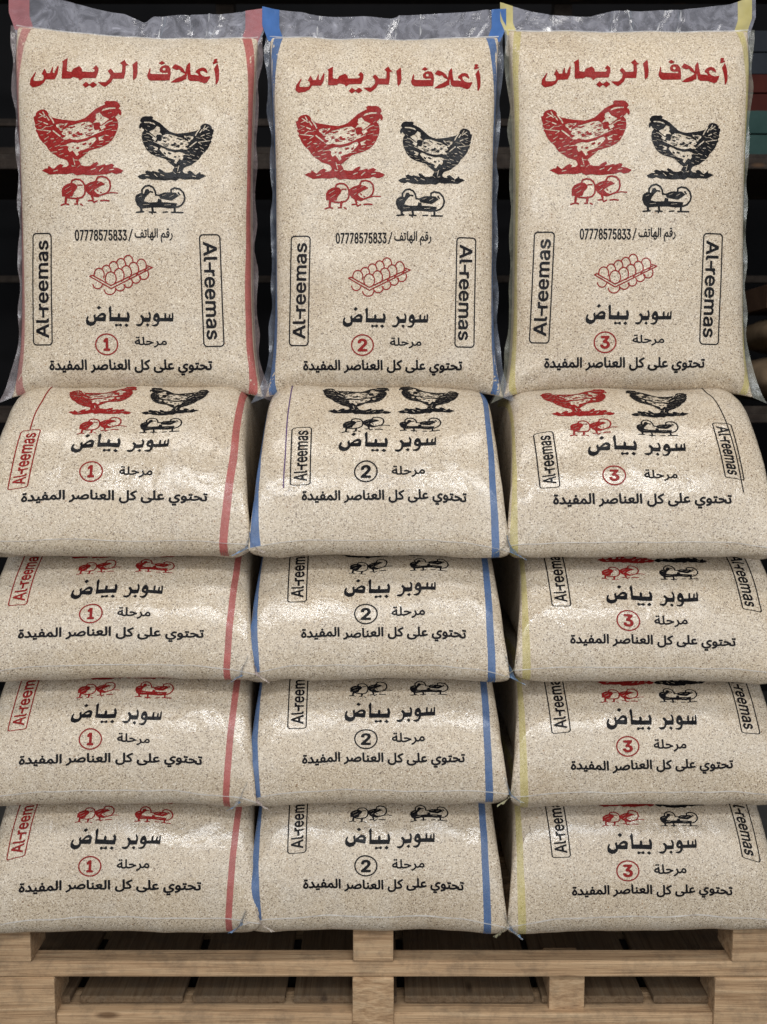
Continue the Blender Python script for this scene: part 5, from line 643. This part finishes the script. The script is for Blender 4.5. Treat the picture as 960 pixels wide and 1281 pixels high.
    V = [flap_pt(-1.03 + 2.06 * i / nu if False else -1 + 2 * i / nu, q / nv) - np.array(t.location) for i in range(nu + 1) for q in range(nv + 1)]
    F = [(i * (nv + 1) + q, i * (nv + 1) + q + 1, (i + 1) * (nv + 1) + q + 1, (i + 1) * (nv + 1) + q) for i in range(nu) for q in range(nv)]
    link('top_flap', mesh_from('top_flap', V, F), t, M_FILM)
    for c_, a_, sl in FOLDS[col][:4]:  # thin whitish ribbons along the flap folds, put in as glint lines
        E0 = [flap_pt(c_ + .05 * (q / nv - .5) * sl - .006 - .003 * math.sin(q), q / nv) + np.array((0, -.0016, 0)) for q in range(2, nv + 1)]
        E1 = [flap_pt(c_ + .05 * (q / nv - .5) * sl + .006 * math.sin(q * .9 + a_ * 300), q / nv) + np.array((0, -.0022, 0)) for q in range(2, nv + 1)]
        link('fold_glint', strip_mesh('fold_glint', E0, E1, t.location), t, M_FOLD_GLINT)
    for u0, u1 in BANDS[col]:
        m = 10
        V = [flap_pt(u0 + (u1 - u0) * i / m, .1 + .9 * q / nv) - np.array(t.location) + np.array((0, -.0012, 0)) for i in range(m + 1) for q in range(nv + 1)]
        F = [(i * (nv + 1) + q, i * (nv + 1) + q + 1, (i + 1) * (nv + 1) + q + 1, (i + 1) * (nv + 1) + q) for i in range(m) for q in range(nv)]
        link('flap_stripe', mesh_from('flap_stripe', V, F), t, M_BAND[colour])
    return t
FOLDS = {0: [(.17, .010, 1), (.42, .012, -1), (.55, -.010, .5), (.60, .009, 2), (-.5, .006, 1), (.82, .008, 0)], 1: [(.02, .014, 2), (.10, -.010, 1), (.30, .005, 0), (-.55, .006, 1), (.80, .008, 3)], 2: [(-.12, .012, 1), (.02, -.010, -1), (.25, .009, 2), (.40, .012, 1), (-.6, .008, 0), (.7, .007, -1)]}
BANDS = {0: [(-1, -.84), (.84, .985)], 1: [(-1, -.86), (.88, 1)], 2: [(-1, -.90), (.86, .97)]}
upright_bag(0, -.517, 486.3, 1.02, .001, (-.012, .012), [(-1, .085), (-.6, .080), (-.35, .068), (-.1, .060), (.05, .045), (.12, .060), (.4, .063), (.75, .066), (1, .074)], 1.055)
upright_bag(1, .0016, 481, 1.0, .0, (0.0, .008), [(-1, .075), (-.6, .062), (-.1, .060), (.05, .058), (.15, .066), (.5, .066), (1, .072)])
upright_bag(2, .514, 488, 1.012, .007, (.0, .004), [(-1, .072), (-.75, .055), (-.55, .046), (-.3, .046), (-.1, .060), (.1, .056), (.4, .060), (.8, .070), (1, .085)], 1.05)

# ------------------------------------------------------------------ plain bags on the rack, seen past the right-hand edge
def shelf_bag(label, cx, y0, z0, w, hgt, ln, seed, mat):
    rows = []
    for q in .5 - .5 * np.cos(np.linspace(0, math.pi, 26)):
        f = math.sqrt(max(0, 1 - abs(2 * q - 1) ** 2.6)); rows.append(dict(c=(cx, y0 + q * ln, z0 + hgt * .45), w=w * (.85 + .15 * f) / 2, ht=hgt * .55 * f, hb=hgt * .45 * f, n=2.6, soft=f))
    b = Bag(rows, (0, 0, 1), seed, .010)
    t = thing('sack', label, 'sack', (cx, y0, z0)); link('sack_body', b.mesh('sack_body', t.location), t, mat)
    P = b.top[0]; link('seam', strip_mesh('seam', [p + np.array((0, .004, .004)) for p in P], [p + np.array((0, -.012, 0)) for p in P], t.location), t, mat)
m_sack = make_plain('brown_sacking', (.11, .075, .045), (.20, .14, .085), 14)
shelf_bag('brown sack lying on the rack shelf, lower of the two behind the yellow striped bags', 1.42, 1.16, 1.292, .58, .165, .44, 3.3, m_sack)
shelf_bag('brown sack on top of another brown sack on the rack shelf', 1.45, 1.17, 1.455, .56, .13, .42, 5.3, m_sack)
crate('box', 'brown cardboard box resting on the brown sacks', 1.17, 1.5, 1.22, 1.5, 1.588, 1.66, m_brown, 1)
